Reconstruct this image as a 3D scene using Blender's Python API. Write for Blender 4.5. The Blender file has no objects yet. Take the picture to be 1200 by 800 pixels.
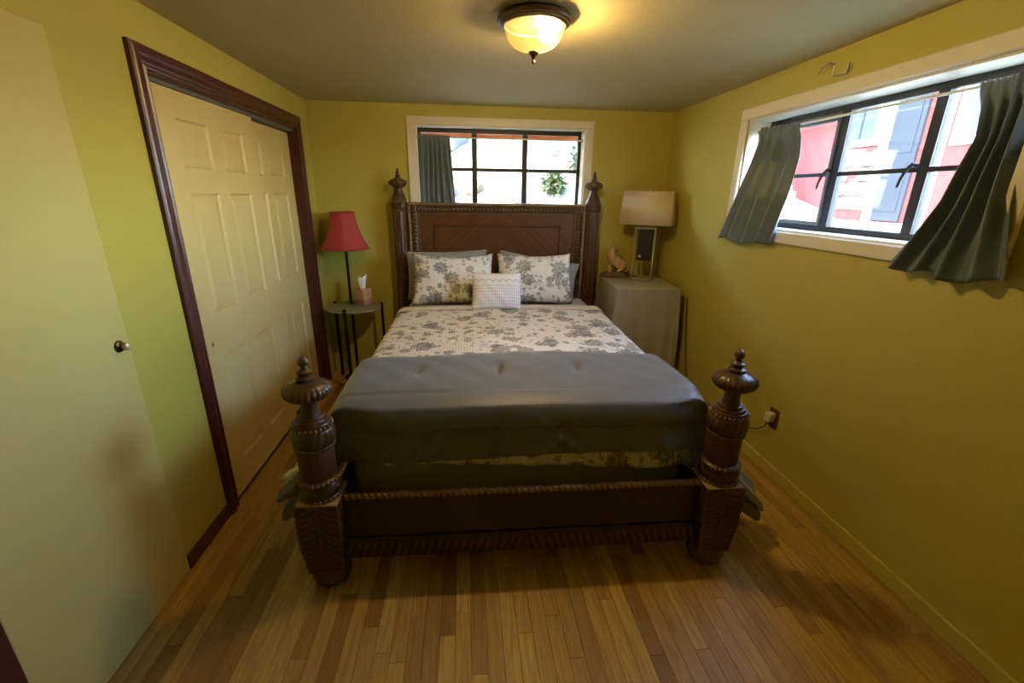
import bpy, bmesh, math, random
from math import pi, sin, cos, radians
from mathutils import Vector, Matrix
rnd = random.Random(7)
scene = bpy.context.scene
COL = scene.collection

# ------------------------------------------------------------------ camera
cam_d = bpy.data.cameras.new('camera')
cam = bpy.data.objects.new('camera', cam_d)
COL.objects.link(cam)
_f = Vector((0.09929845, 0.94413159, -0.31425366))
_r = Vector((0.99488554, -0.10007454, 0.01370568))
_u = Vector((0.01850882, 0.31400738, 0.94924011))
cam.matrix_world = Matrix(((_r.x, _u.x, -_f.x, 0.0), (_r.y, _u.y, -_f.y, 0.0),
                           (_r.z, _u.z, -_f.z, 1.5818), (0, 0, 0, 1)))
cam_d.sensor_fit = 'HORIZONTAL'
cam_d.sensor_width = 36.0
cam_d.lens = 36.0 * 520.74 / 1200.0
cam_d.clip_start = 0.02
scene.camera = cam

# ------------------------------------------------------------------ world, sun, exposure
world = bpy.data.worlds.new('world')
scene.world = world
world.use_nodes = True
wn = world.node_tree.nodes
wl = world.node_tree.links
sky = wn.new('ShaderNodeTexSky')
sky.sky_type = 'NISHITA'
sky.sun_disc = False
sky.sun_elevation = radians(48)
sky.sun_rotation = radians(235)
sky.air_density = 1.0
sky.dust_density = 1.5
bg = wn['Background']
wl.new(sky.outputs[0], bg.inputs[0])
bg.inputs[1].default_value = 5.5

sun_d = bpy.data.lights.new('sun', 'SUN')
sun_d.energy = 1.5
sun_d.angle = radians(1.0)
sun_d.color = (1.0, 0.95, 0.86)
sun = bpy.data.objects.new('sun', sun_d)
COL.objects.link(sun)
sun.rotation_euler = Vector((0.62, 0.38, -0.75)).to_track_quat('-Z', 'Y').to_euler()

scene.view_settings.view_transform = 'Standard'
scene.view_settings.look = 'None'
scene.view_settings.gamma = 1.0
scene.view_settings.use_curve_mapping = False
scene.view_settings.exposure = 1.0
LAMP_L = 420.0          # radiance of the lit bulb

# ------------------------------------------------------------------ helpers: meshes
class MB:
    def __init__(s):
        s.v, s.f, s.uv = [], [], []
    def add(s, verts, faces, M=None, uvs=None):
        b = len(s.v)
        if M is not None:
            verts = [M @ Vector(p) for p in verts]
        s.v += [tuple(p) for p in verts]
        for i, f in enumerate(faces):
            s.f.append(tuple(b + k for k in f))
            s.uv.append([uvs[k] for k in f] if uvs else None)
        return s
    def box(s, x0, x1, y0, y1, z0, z1, bev=0.0, M=None, seg=1):
        if bev <= 0:
            v = [(x, y, z) for x in (x0, x1) for y in (y0, y1) for z in (z0, z1)]
            f = [(0, 1, 3, 2), (4, 6, 7, 5), (0, 4, 5, 1), (2, 3, 7, 6), (0, 2, 6, 4), (1, 5, 7, 3)]
            return s.add(v, f, M)
        bm = bmesh.new()
        bmesh.ops.create_cube(bm, size=1.0)
        for q in bm.verts:
            q.co = Vector(((x0 + x1) / 2 + q.co.x * (x1 - x0), (y0 + y1) / 2 + q.co.y * (y1 - y0), (z0 + z1) / 2 + q.co.z * (z1 - z0)))
        bmesh.ops.bevel(bm, geom=bm.edges[:], offset=bev, segments=seg, affect='EDGES', profile=0.5)
        bm.verts.ensure_lookup_table()
        s.add([q.co.copy() for q in bm.verts], [[q.index for q in f.verts] for f in bm.faces], M)
        bm.free()
        return s
    def grid(s, fn, nu, nv, uvfn=None, closed=False, M=None):
        v, uv = [], []
        for j in range(nv + 1):
            for i in range(nu + 1):
                v.append(fn(i / nu, j / nv))
                uv.append(uvfn(i / nu, j / nv) if uvfn else (i / nu, j / nv))
        w = nu + 1
        f = [(j * w + i, j * w + i + 1, (j + 1) * w + i + 1, (j + 1) * w + i) for j in range(nv) for i in range(nu)]
        return s.add(v, f, M, uv)
    def lathe(s, prof, seg=24, mod=None, M=None, caps=True):
        v, f = [], []
        n = len(prof)
        for k, (r, z) in enumerate(prof):
            for i in range(seg):
                a = 2 * pi * i / seg
                rr = r * (mod(a, k, z) if mod else 1.0)
                v.append((rr * cos(a), rr * sin(a), z))
        for k in range(n - 1):
            for i in range(seg):
                j = (i + 1) % seg
                f.append((k * seg + i, k * seg + j, (k + 1) * seg + j, (k + 1) * seg + i))
        if caps:
            f.append(tuple(reversed(range(seg))))
            f.append(tuple((n - 1) * seg + i for i in range(seg)))
        return s.add(v, f, M)
    def tube(s, pts, r, seg=8, caps=True, mod=None, M=None):
        pts = [Vector(p) for p in pts]
        n = len(pts)
        v, f = [], []
        t0 = (pts[1] - pts[0]).normalized()
        nrm = t0.orthogonal().normalized()
        L = 0.0
        for k in range(n):
            if k == 0: t = t0
            elif k == n - 1: t = (pts[-1] - pts[-2]).normalized()
            else: t = ((pts[k + 1] - pts[k]).normalized() + (pts[k] - pts[k - 1]).normalized()).normalized()
            if k: L += (pts[k] - pts[k - 1]).length
            nrm = (nrm - t * nrm.dot(t)).normalized()
            bn = t.cross(nrm)
            rk = r[k] if isinstance(r, (list, tuple)) else r
            for i in range(seg):
                a = 2 * pi * i / seg
                rr = rk * (mod(a, L) if mod else 1.0)
                v.append(pts[k] + nrm * rr * cos(a) + bn * rr * sin(a))
        for k in range(n - 1):
            for i in range(seg):
                j = (i + 1) % seg
                f.append((k * seg + i, k * seg + j, (k + 1) * seg + j, (k + 1) * seg + i))
        if caps:
            f.append(tuple(reversed(range(seg))))
            f.append(tuple((n - 1) * seg + i for i in range(seg)))
        return s.add(v, f, M)
    def ball(s, c, r, seg=12, ring=8, sc=(1, 1, 1), M=None):
        v, f = [], []
        for k in range(1, ring):
            t = pi * k / ring
            for i in range(seg):
                a = 2 * pi * i / seg
                v.append((c[0] + r * sc[0] * sin(t) * cos(a), c[1] + r * sc[1] * sin(t) * sin(a), c[2] - r * sc[2] * cos(t)))
        bi = len(v); v.append((c[0], c[1], c[2] - r * sc[2])); v.append((c[0], c[1], c[2] + r * sc[2]))
        for k in range(ring - 2):
            for i in range(seg):
                j = (i + 1) % seg
                f.append((k * seg + i, k * seg + j, (k + 1) * seg + j, (k + 1) * seg + i))
        for i in range(seg):
            j = (i + 1) % seg
            f.append((bi, j, i)); f.append((bi + 1, (ring - 2) * seg + i, (ring - 2) * seg + j))
        return s.add(v, f, M)
    def extrude(s, outline, y0, y1, M=None):      # outline in x,z ; extruded along y
        n = len(outline)
        v = [(x, y0, z) for x, z in outline] + [(x, y1, z) for x, z in outline]
        f = [tuple(range(n)), tuple(reversed(range(n, 2 * n)))]
        for i in range(n):
            j = (i + 1) % n
            f.append((i, n + i, n + j, j))
        return s.add(v, f, M)
    def mesh(s, name, mat, smooth=35, recalc=True):
        me = bpy.data.meshes.new(name)
        me.from_pydata(s.v, [], s.f)
        if any(u for u in s.uv):
            ul = me.uv_layers.new(name='UVMap')
            k = 0
            for pi_, u in enumerate(s.uv):
                for q in range(len(s.f[pi_])):
                    if u: ul.data[k].uv = u[q]
                    k += 1
        if recalc:
            bm = bmesh.new(); bm.from_mesh(me)
            bmesh.ops.recalc_face_normals(bm, faces=bm.faces[:])
            bm.to_mesh(me); bm.free()
        if smooth:
            me.shade_smooth()
            me.set_sharp_from_angle(angle=radians(smooth))
        if mat: me.materials.append(mat)
        me.update()
        return me
    def build(s, name, mat, parent=None, smooth=35, recalc=True):
        return link(name, s.mesh(name, mat, smooth, recalc), parent)

def link(name, data, parent=None):
    o = bpy.data.objects.new(name, data)
    COL.objects.link(o)
    if parent: o.parent = parent
    return o
def tag(o, label=None, cat=None, group=None, kind=None):
    if label: o['label'] = label
    if cat: o['category'] = cat
    if group: o['group'] = group
    if kind: o['kind'] = kind
    return o
def root(name, loc, label, cat, rz=0.0, group=None, kind=None):
    o = bpy.data.objects.new(name, None)
    o.empty_display_size = 0.1
    o.location = loc
    o.rotation_euler = (0, 0, rz)
    COL.objects.link(o)
    return tag(o, label, cat, group, kind)
def set_origin(o, p):
    """move a top-level mesh object's origin to p, geometry unchanged in the world"""
    p = Vector(p)
    o.data.transform(Matrix.Translation(-p)); o.location = p
    return o
def copy_tree(src, loc, label=None, rz=None):
    r = src.copy(); COL.objects.link(r); r.location = loc
    if rz is not None: r.rotation_euler = (0, 0, rz)
    if label: r['label'] = label
    for ch in list(src.children):
        c = ch.copy(); COL.objects.link(c); c.parent = r
        for g in list(ch.children):
            d = g.copy(); COL.objects.link(d); d.parent = c
    return r
def sm(a, b, x):
    t = min(1.0, max(0.0, (x - a) / (b - a)))
    return t * t * (3 - 2 * t)
def lerp(a, b, t): return a + (b - a) * t
def interp(tab, t):
    for k in range(len(tab) - 1):
        if t <= tab[k + 1][0]:
            u = (t - tab[k][0]) / (tab[k + 1][0] - tab[k][0])
            return [lerp(a, b, u) for a, b in zip(tab[k][1:], tab[k + 1][1:])]
    return list(tab[-1][1:])

# ------------------------------------------------------------------ helpers: materials
class NT:
    def __init__(s, name):
        s.m = bpy.data.materials.new(name); s.m.use_nodes = True
        s.t = s.m.node_tree; s.n = s.t.nodes; s.b = s.n['Principled BSDF']
    def l(s, a, b): s.t.links.new(a, b)
    def set(s, sock, v):
        if hasattr(v, 'is_linked') or hasattr(v, 'links'): s.l(v, sock)
        else: sock.default_value = v
    def math(s, op, a, b=0.0, c=None):
        n = s.n.new('ShaderNodeMath'); n.operation = op
        s.set(n.inputs[0], a); s.set(n.inputs[1], b)
        if c is not None: s.set(n.inputs[2], c)
        return n.outputs[0]
    def vmath(s, op, a, b=(0, 0, 0)):
        n = s.n.new('ShaderNodeVectorMath'); n.operation = op
        s.set(n.inputs[0], a); s.set(n.inputs[1], b)
        return n.outputs[0]
    def mix(s, fac, a, b, blend='MIX'):
        n = s.n.new('ShaderNodeMix'); n.data_type = 'RGBA'; n.blend_type = blend
        s.set(n.inputs[0], fac)
        s.set(n.inputs[6], (*a, 1) if isinstance(a, tuple) and len(a) == 3 else a)
        s.set(n.inputs[7], (*b, 1) if isinstance(b, tuple) and len(b) == 3 else b)
        return n.outputs[2]
    def coord(s, which='Object'):
        return s.n.new('ShaderNodeTexCoord').outputs[which]
    def mapping(s, vec, scale=(1, 1, 1), loc=(0, 0, 0), rot=(0, 0, 0)):
        n = s.n.new('ShaderNodeMapping'); s.l(vec, n.inputs[0])
        n.inputs['Scale'].default_value = scale; n.inputs['Location'].default_value = loc; n.inputs['Rotation'].default_value = rot
        return n.outputs[0]
    def noise(s, vec, scale, detail=3.0, rough=0.5, dist=0.0):
        n = s.n.new('ShaderNodeTexNoise'); s.l(vec, n.inputs['Vector'])
        n.inputs['Scale'].default_value = scale; n.inputs['Detail'].default_value = detail
        n.inputs['Roughness'].default_value = rough; n.inputs['Distortion'].default_value = dist
        return n.outputs[0]
    def ramp(s, fac, stops):
        n = s.n.new('ShaderNodeValToRGB'); s.l(fac, n.inputs[0])
        e = n.color_ramp.elements
        while len(e) < len(stops): e.new(0.5)
        for q, (p, c) in zip(e, stops):
            q.position = p; q.color = (*c, 1) if len(c) == 3 else c
        return n.outputs[0]
    def bump(s, h, strength=0.3, dist=0.01):
        n = s.n.new('ShaderNodeBump'); s.l(h, n.inputs['Height'])
        n.inputs['Strength'].default_value = strength; n.inputs['Distance'].default_value = dist
        s.l(n.outputs[0], s.b.inputs['Normal'])
    def base(s, c):
        s.set(s.b.inputs['Base Color'], (*c, 1) if isinstance(c, tuple) and len(c) == 3 else c)
    def p(s, **k):
        for a, v in k.items():
            s.b.inputs[a.replace('_', ' ')].default_value = v

def simple(name, c, rough=0.5, metal=0.0, var=0.12, vscale=8.0, bump=0.0, bscale=120.0, **k):
    N = NT(name)
    co = N.coord()
    d = tuple(max(0.0, x * (1 - var)) for x in c); e = tuple(min(1.0, x * (1 + var)) for x in c)
    N.base(N.mix(N.noise(co, vscale, 3), d, e))
    N.p(Roughness=rough, Metallic=metal, **k)
    if bump: N.bump(N.noise(co, bscale, 2), bump, 0.004)
    return N.m

def paint(name, c, bump=0.25, scale=55.0, rough=0.55, var=0.05):
    N = NT(name)
    co = N.coord()
    N.base(N.mix(N.noise(co, 2.2, 4), tuple(x * (1 - var) for x in c), tuple(min(1, x * (1 + var)) for x in c)))
    N.p(Roughness=rough)
    h = N.math('ADD', N.noise(co, scale, 3, 0.6), N.math('MULTIPLY', N.noise(co, scale * 3, 2), 0.4))
    N.bump(h, bump, 0.004)
    return N.m

def wood(name, dark, light, rough=0.35, axis='X', scale=6.0, bump=0.08, coat=0.0):
    N = NT(name)
    co = N.coord()
    s = {'X': (0.12, 1, 1), 'Y': (1, 0.12, 1), 'Z': (1, 1, 0.12)}[axis]
    mp = N.mapping(co, s)
    g = N.noise(mp, scale * 6, 6, 0.6, 0.6)
    N.base(N.ramp(g, [(0.25, dark), (0.75, light)]))
    N.p(Roughness=rough)
    N.b.inputs['Coat Weight'].default_value = coat
    N.b.inputs['Coat Roughness'].default_value = 0.2
    N.bump(g, bump, 0.003)
    return N.m

def carved(name, dark, light, rough=0.38):
    """dark stained wood rubbed with old gold on the high spots"""
    N = NT(name)
    co = N.coord()
    geo = N.n.new('ShaderNodeNewGeometry')
    pt = N.ramp(geo.outputs['Pointiness'], [(0.46, (0, 0, 0)), (0.56, (1, 1, 1))])
    n = N.noise(co, 60, 4)
    f = N.math('MULTIPLY', pt, N.math('ADD', n, 0.45))
    N.base(N.mix(f, dark, light))
    N.p(Roughness=rough, Metallic=0.15)
    N.bump(n, 0.15, 0.002)
    return N.m

M = {}
M['olive'] = paint('olive_wall_paint', (0.525, 0.455, 0.082), 0.3, 60)
M['ceiling'] = paint('ceiling_paint', (0.52, 0.43, 0.215), 0.5, 80, 0.7)
M['beige'] = paint('beige_door_paint', (0.61, 0.52, 0.18), 0.08, 40, 0.5, 0.03)
M['closet'] = paint('closet_door_paint', (0.71, 0.56, 0.235), 0.12, 70, 0.42, 0.03)
M['cream'] = paint('cream_trim_paint', (0.78, 0.72, 0.56), 0.05, 50, 0.4, 0.03)
M['redwood'] = wood('mahogany_trim', (0.050, 0.010, 0.009), (0.105, 0.024, 0.018), 0.3, 'Z', 5, 0.05, 0.0)
M['darkgap'] = simple('closet_dark_interior', (0.02, 0.018, 0.014), 0.9)
M['subfloor'] = simple('subfloor', (0.05, 0.025, 0.01), 0.9)
M['metalframe'] = simple('dark_bronze_window_metal', (0.030, 0.027, 0.026), 0.45, 0.3)
M['greysash'] = simple('grey_sash_metal', (0.16, 0.16, 0.15), 0.5, 0.3)
M['bedwood'] = wood('mahogany_bed_wood', (0.048, 0.015, 0.006), (0.115, 0.041, 0.015), 0.3, 'X', 5, 0.04, 0.25)
M['bedwoodz'] = wood('mahogany_bed_wood_upright', (0.046, 0.015, 0.006), (0.130, 0.050, 0.018), 0.42, 'Z', 5, 0.04, 0.04)
M['bedcarved'] = carved('carved_bronze_wood', (0.032, 0.014, 0.007), (0.130, 0.075, 0.034), 0.30)
M['gilt_highlight'] = simple('highlight_gilt_wood', (0.24, 0.155, 0.075), 0.28, 0.5, 0.35, 40)  # gilt tone lightened to put bead and rope highlights into the colour
M['capwood'] = simple('bare_tan_wood', (0.40, 0.26, 0.14), 0.5, 0, 0.2, 30)
M['railwood'] = wood('dark_rail_wood', (0.017, 0.006, 0.003), (0.038, 0.013, 0.006), 0.35, 'X', 5, 0.04, 0.15)
M['blackmetal'] = simple('black_metal', (0.018, 0.015, 0.013), 0.35, 0.6)
M['brass'] = simple('aged_brass', (0.42, 0.30, 0.10), 0.3, 0.9)
M['steel'] = simple('brushed_steel', (0.50, 0.47, 0.40), 0.3, 0.9)
M['bronze'] = simple('oil_rubbed_bronze', (0.13, 0.095, 0.055), 0.4, 0.7)
M['white_plastic'] = simple('white_plastic', (0.75, 0.72, 0.62), 0.35)
M['plate'] = simple('brown_outlet_plate', (0.10, 0.045, 0.022), 0.35)
M['cord'] = simple('brown_cord', (0.09, 0.06, 0.025), 0.5)
M['rod'] = simple('white_rod', (0.72, 0.70, 0.62), 0.3)

def pane_mat():
    N = NT('window_pane_glass')
    out = N.n['Material Output']
    tr = N.n.new('ShaderNodeBsdfTransparent'); tr.inputs[0].default_value = (0.94, 0.96, 0.96, 1)
    gl = N.n.new('ShaderNodeBsdfGlossy'); gl.inputs['Roughness'].default_value = 0.02
    lw = N.n.new('ShaderNodeLayerWeight'); lw.inputs[0].default_value = 0.5
    fr = N.math('ADD', N.math('MULTIPLY', N.math('POWER', lw.outputs['Facing'], 5.0), 0.8), 0.06)
    mx = N.n.new('ShaderNodeMixShader')
    N.l(fr, mx.inputs[0]); N.l(tr.outputs[0], mx.inputs[1]); N.l(gl.outputs[0], mx.inputs[2])
    N.l(mx.outputs[0], out.inputs[0])
    return N.m
M['pane'] = pane_mat()

def tableglass_mat():
    N = NT('reflection_toned_glass')
    out = N.n['Material Output']
    tr = N.n.new('ShaderNodeBsdfTransparent'); tr.inputs[0].default_value = (0.42, 0.46, 0.38, 1)
    N.base((0.27, 0.25, 0.15)); N.p(Roughness=0.15)  # olive base paints the reflected wall into the glass colour
    mx = N.n.new('ShaderNodeMixShader'); mx.inputs[0].default_value = 0.93
    N.l(tr.outputs[0], mx.inputs[1]); N.l(N.b.outputs[0], mx.inputs[2]); N.l(mx.outputs[0], out.inputs[0])
    return N.m
M['tableglass'] = tableglass_mat()

def plank_mat():
    N = NT('oak_floor_plank')
    oi = N.n.new('ShaderNodeObjectInfo')
    geo = N.n.new('ShaderNodeNewGeometry')
    off = N.n.new('ShaderNodeCombineXYZ')
    N.l(N.math('MULTIPLY', oi.outputs['Random'], 37.0), off.inputs[0]); N.l(N.math('MULTIPLY', oi.outputs['Random'], 91.0), off.inputs[1])
    co = N.vmath('ADD', geo.outputs['Position'], off.outputs[0])
    mp = N.mapping(co, (1, 0.07, 1))
    g = N.noise(mp, 55, 5, 0.6, 1.2)
    g2 = N.noise(N.mapping(co, (1, 0.22, 1)), 9, 3, 0.5, 1.5)
    tone = N.ramp(oi.outputs['Random'], [(0.0, (0.294, 0.152, 0.032)), (0.2, (0.475, 0.281, 0.063)), (0.55, (0.565, 0.351, 0.084)),
                                         (0.8, (0.644, 0.421, 0.110)), (0.93, (0.350, 0.181, 0.042)), (1.0, (0.723, 0.503, 0.152))])
    c = N.mix(N.ramp(g, [(0.35, (0, 0, 0)), (0.62, (1, 1, 1))]), N.mix(0.42, tone, (0.13, 0.05, 0.012)), tone)
    c = N.mix(N.ramp(g2, [(0.62, (0, 0, 0)), (0.78, (0.55, 0.55, 0.55))]), c, (0.15, 0.065, 0.02))
    vo = N.n.new('ShaderNodeTexVoronoi'); N.l(N.mapping(co, (1, 0.5, 1)), vo.inputs['Vector']); vo.inputs['Scale'].default_value = 3.2
    kn = N.ramp(vo.outputs['Distance'], [(0.025, (0.8, 0.8, 0.8)), (0.075, (0, 0, 0))])
    c = N.mix(kn, c, (0.07, 0.028, 0.01))
    N.base(c)
    N.p(Roughness=0.45)
    N.b.inputs['Coat Weight'].default_value = 0.05
    N.b.inputs['Coat Roughness'].default_value = 0.25
    N.bump(g, 0.06, 0.002)
    return N.m
M['plank'] = plank_mat()

def flower_layer(N, uv, cell, R, petals, thr, seed, rand=0.85, edge=0.3):
    """mask and engraving shade for flowers of radius R (m), one per Voronoi cell of about `cell` (m)"""
    mp = N.mapping(uv, (1, 1, 1), (seed * 1.37, seed * 0.71, 0))
    vo = N.n.new('ShaderNodeTexVoronoi'); vo.voronoi_dimensions = '2D'; N.l(mp, vo.inputs['Vector'])
    vo.inputs['Scale'].default_value = 1.0 / cell; vo.inputs['Randomness'].default_value = rand
    d = N.n.new('ShaderNodeSeparateXYZ'); N.l(N.vmath('SUBTRACT', mp, vo.outputs['Position']), d.inputs[0])
    rc = N.n.new('ShaderNodeSeparateColor'); N.l(vo.outputs['Color'], rc.inputs[0])
    ang = N.math('ADD', N.math('ARCTAN2', d.outputs[1], d.outputs[0]), N.math('MULTIPLY', rc.outputs[1], 6.28))
    r = N.math('POWER', N.math('ADD', N.math('MULTIPLY', d.outputs[0], d.outputs[0]), N.math('MULTIPLY', d.outputs[1], d.outputs[1])), 0.5)
    lob = N.math('ABSOLUTE', N.math('SINE', N.math('MULTIPLY', ang, petals / 2.0)))
    lim = N.math('MULTIPLY', N.math('ADD', N.math('MULTIPLY', lob, edge), 1 - edge), N.math('MULTIPLY', N.math('ADD', N.math('MULTIPLY', rc.outputs[2], 0.5), 0.6), R))
    on = N.math('GREATER_THAN', rc.outputs[0], thr)
    mask = N.math('MULTIPLY', N.math('LESS_THAN', r, lim), on)
    q = N.math('DIVIDE', r, R)
    eng = N.math('SINE', N.math('ADD', N.math('MULTIPLY', q, 15.0), N.math('MULTIPLY', N.math('SINE', N.math('MULTIPLY', ang, petals)), 1.6)))
    eng = N.math('ADD', N.math('MULTIPLY', eng, 0.28), 0.66)
    return mask, eng, rc.outputs[1]

def floral_mat(name, stripe=0.017):
    N = NT(name)
    uv = N.coord('UV')
    wob = N.n.new('ShaderNodeTexNoise'); N.l(uv, wob.inputs['Vector']); wob.inputs['Scale'].default_value = 60.0
    uvw = N.vmath('ADD', uv, N.vmath('MULTIPLY', N.vmath('SUBTRACT', wob.outputs['Color'], (0.5, 0.5, 0.5)), (0.012, 0.012, 0)))
    c = N.mix(N.noise(uv, 6, 2), (0.78, 0.75, 0.67), (0.86, 0.84, 0.77))
    # sprigs and leaves
    n1 = N.noise(uvw, 11, 2, 0.5, 1.0)
    vine = N.math('LESS_THAN', N.math('ABSOLUTE', N.math('SUBTRACT', n1, 0.5)), 0.012)
    n0 = N.noise(uv, 5, 1)
    vine = N.math('MULTIPLY', vine, N.math('GREATER_THAN', n0, 0.5))
    c = N.mix(N.math('MULTIPLY', vine, 0.7), c, (0.22, 0.20, 0.16))
    for cell, R, pet, thr, seed, ca, cb in ((0.050, 0.016, 2, 0.66, 3, (0.30, 0.27, 0.20), (0.20, 0.20, 0.19)),
                                            (0.085, 0.026, 5, 0.62, 7, (0.26, 0.23, 0.17), (0.16, 0.165, 0.17)),
                                            (0.125, 0.045, 7, 0.60, 11, (0.30, 0.26, 0.18), (0.20, 0.20, 0.20)),
                                            (0.200, 0.078, 9, 0.30, 19, (0.24, 0.225, 0.19), (0.15, 0.155, 0.165))):
        m, e, h = flower_layer(N, uvw, cell, R, pet, thr, seed)
        ink = N.mix(h, ca, cb)
        c = N.mix(N.math('MULTIPLY', m, e), c, ink)
    sx = N.n.new('ShaderNodeSeparateXYZ'); N.l(uv, sx.inputs[0])
    ph = N.math('ADD', N.math('MULTIPLY', sx.outputs[0], 2 * pi / stripe), N.math('MULTIPLY', N.noise(uv, 9, 2), 3.0))
    s = N.math('ABSOLUTE', N.math('SINE', N.math('MULTIPLY', ph, 0.5)))
    h = N.math('POWER', s, 0.5)
    c = N.mix(N.math('MULTIPLY', N.math('LESS_THAN', s, 0.14), 0.30), c, (0.35, 0.32, 0.27))
    N.base(c)
    N.p(Roughness=0.85)
    N.bump(N.math('ADD', h, N.math('MULTIPLY', N.noise(uv, 45, 3), 0.8)), 0.55, 0.004)
    return N.m
M['floral'] = floral_mat('floral_quilted_cotton')

def cushion_mat():
    N = NT('dashed_cushion_cotton')
    uv = N.coord('UV')
    sx = N.n.new('ShaderNodeSeparateXYZ'); N.l(uv, sx.inputs[0])
    u, v = sx.outputs[0], sx.outputs[1]
    pu = N.math('FRACT', N.math('DIVIDE', u, 0.0165)); pv = N.math('FRACT', N.math('DIVIDE', v, 0.0235))
    du = N.math('LESS_THAN', N.math('ABSOLUTE', N.math('SUBTRACT', pu, 0.5)), 0.20)
    dv = N.math('LESS_THAN', N.math('ABSOLUTE', N.math('SUBTRACT', pv, 0.5)), 0.26)
    band = N.math('LESS_THAN', v, 0.195)
    dash = N.math('MULTIPLY', N.math('MULTIPLY', du, dv), band)
    c = N.mix(N.math('MULTIPLY', dash, 0.8), (0.80, 0.79, 0.78), (0.40, 0.41, 0.55))
    sc = N.math('ADD', N.math('MULTIPLY', N.math('ABSOLUTE', N.math('SINE', N.math('DIVIDE', u, 0.0165))), 0.018), 0.208)
    ln = N.math('LESS_THAN', N.math('ABSOLUTE', N.math('SUBTRACT', v, sc)), 0.0026)
    c = N.mix(N.math('MULTIPLY', ln, 0.8), c, (0.30, 0.28, 0.30))
    N.base(c); N.p(Roughness=0.9)
    N.bump(N.noise(uv, 160, 2), 0.25, 0.003)
    return N.m
M['cushion'] = cushion_mat()

def cloth(name, c, rough=0.8, sheen=0.2, bscale=300, var=0.1, bump=0.15):
    N = NT(name)
    co = N.coord()
    N.base(N.mix(N.noise(co, 7, 4), tuple(x * (1 - var) for x in c), tuple(min(1, x * (1 + var)) for x in c)))
    N.p(Roughness=rough); N.b.inputs['Sheen Weight'].default_value = sheen
    N.bump(N.math('ADD', N.noise(co, bscale, 2), N.math('MULTIPLY', N.noise(co, 22, 4), 1.2)), bump, 0.004)
    return N.m
M['comforter'] = cloth('taupe_satin', (0.160, 0.157, 0.162), 0.46, 0.2, 200, 0.06, 0.12)
M['greycotton'] = cloth('grey_cotton', (0.30, 0.29, 0.26), 0.85)
M['sheet'] = cloth('pale_grey_sheet', (0.46, 0.45, 0.42), 0.85)
M['hem'] = cloth('cream_hem', (0.66, 0.60, 0.46), 0.85)
M['boxspring'] = cloth('beige_ticking', (0.44, 0.38, 0.27), 0.9)
M['tablecloth'] = cloth('grey_green_tablecloth', (0.36, 0.34, 0.28), 0.85, 0.1)
M['curtain'] = cloth('slate_grey_curtain', (0.120, 0.155, 0.182), 0.45, 0.2, 250, 0.08, 0.12)
M['tissue'] = simple('white_tissue', (0.82, 0.78, 0.66), 0.9)
M['shade_red'] = cloth('red_shade_fabric', (0.38, 0.030, 0.017), 0.7, 0.2, 400, 0.05, 0.08)
M['shade_beige'] = cloth('beige_shade_fabric', (0.76, 0.62, 0.42), 0.8, 0.1, 400, 0.04, 0.08)

# ------------------------------------------------------------------ room shell
XL, XR, YB, YF, H = -1.235, 1.7895, 4.042, -0.06, 2.262
T = 0.20
def structure(name, mb, mat, label=None, smooth=35):
    o = mb.build(name, mat, None, smooth)
    o['kind'] = 'structure'
    if label: o['label'] = label
    return o

# floor: slab + oak planks
fl = structure('floor', MB().box(XL - 0.9, XR + T, -2.4, YB + T, -0.12, -0.0185), M['subfloor'], 'narrow strip oak floor of the bedroom')
pw, gap = 0.0585, 0.0015
unit = MB().box(0, 1, 0, 1, -0.0180, 0).mesh('plank', M['plank'], 0)
x = XL
while x < XR - 0.004:
    w = min(pw, XR - x)
    y = YF - rnd.random() * 0.6
    while y < YB:
        L = rnd.choice((0.45, 0.7, 0.95, 1.25, 1.6)) * rnd.uniform(0.85, 1.1)
        y0, y1 = max(y, YF), min(y + L, YB)
        if YB - y1 < 0.18: y1 = YB
        if y1 - y0 > 0.02:
            o = link('plank', unit, fl)
            o.location = (x, y0, rnd.uniform(-0.0004, 0.0))
            o.scale = (w - gap, y1 - y0 - gap, 1)
        y = y1 if y1 > y else y + L
        if y1 >= YB: break
    x += pw

structure('ceiling', MB().box(XL - 0.9, XR + T, -2.4, YB + T, H, H + 0.15), M['ceiling'], 'stippled beige ceiling')
wf = MB()                                                 # near wall with a doorway to an unlit hall
wf.box(XL - T, -0.62, YF - 0.12, YF, -0.018, H); wf.box(0.62, XR + T, YF - 0.12, YF, -0.018, H); wf.box(-0.62, 0.62, YF - 0.12, YF, 2.06, H)
structure('wall_front', wf, M['olive'], 'olive wall with the doorway behind the viewer', 0)
hw_ = MB()
hw_.box(XL - T, XR + T, -2.4, -2.3, -0.018, H); hw_.box(XL - T, XL - 0.1, -2.3, YF - 0.12, -0.018, H); hw_.box(XR + 0.1, XR + T, -2.3, YF - 0.12, -0.018, H)
structure('wall_hall', hw_, M['olive'], 'walls of the dark hall behind the viewer', 0)

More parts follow.
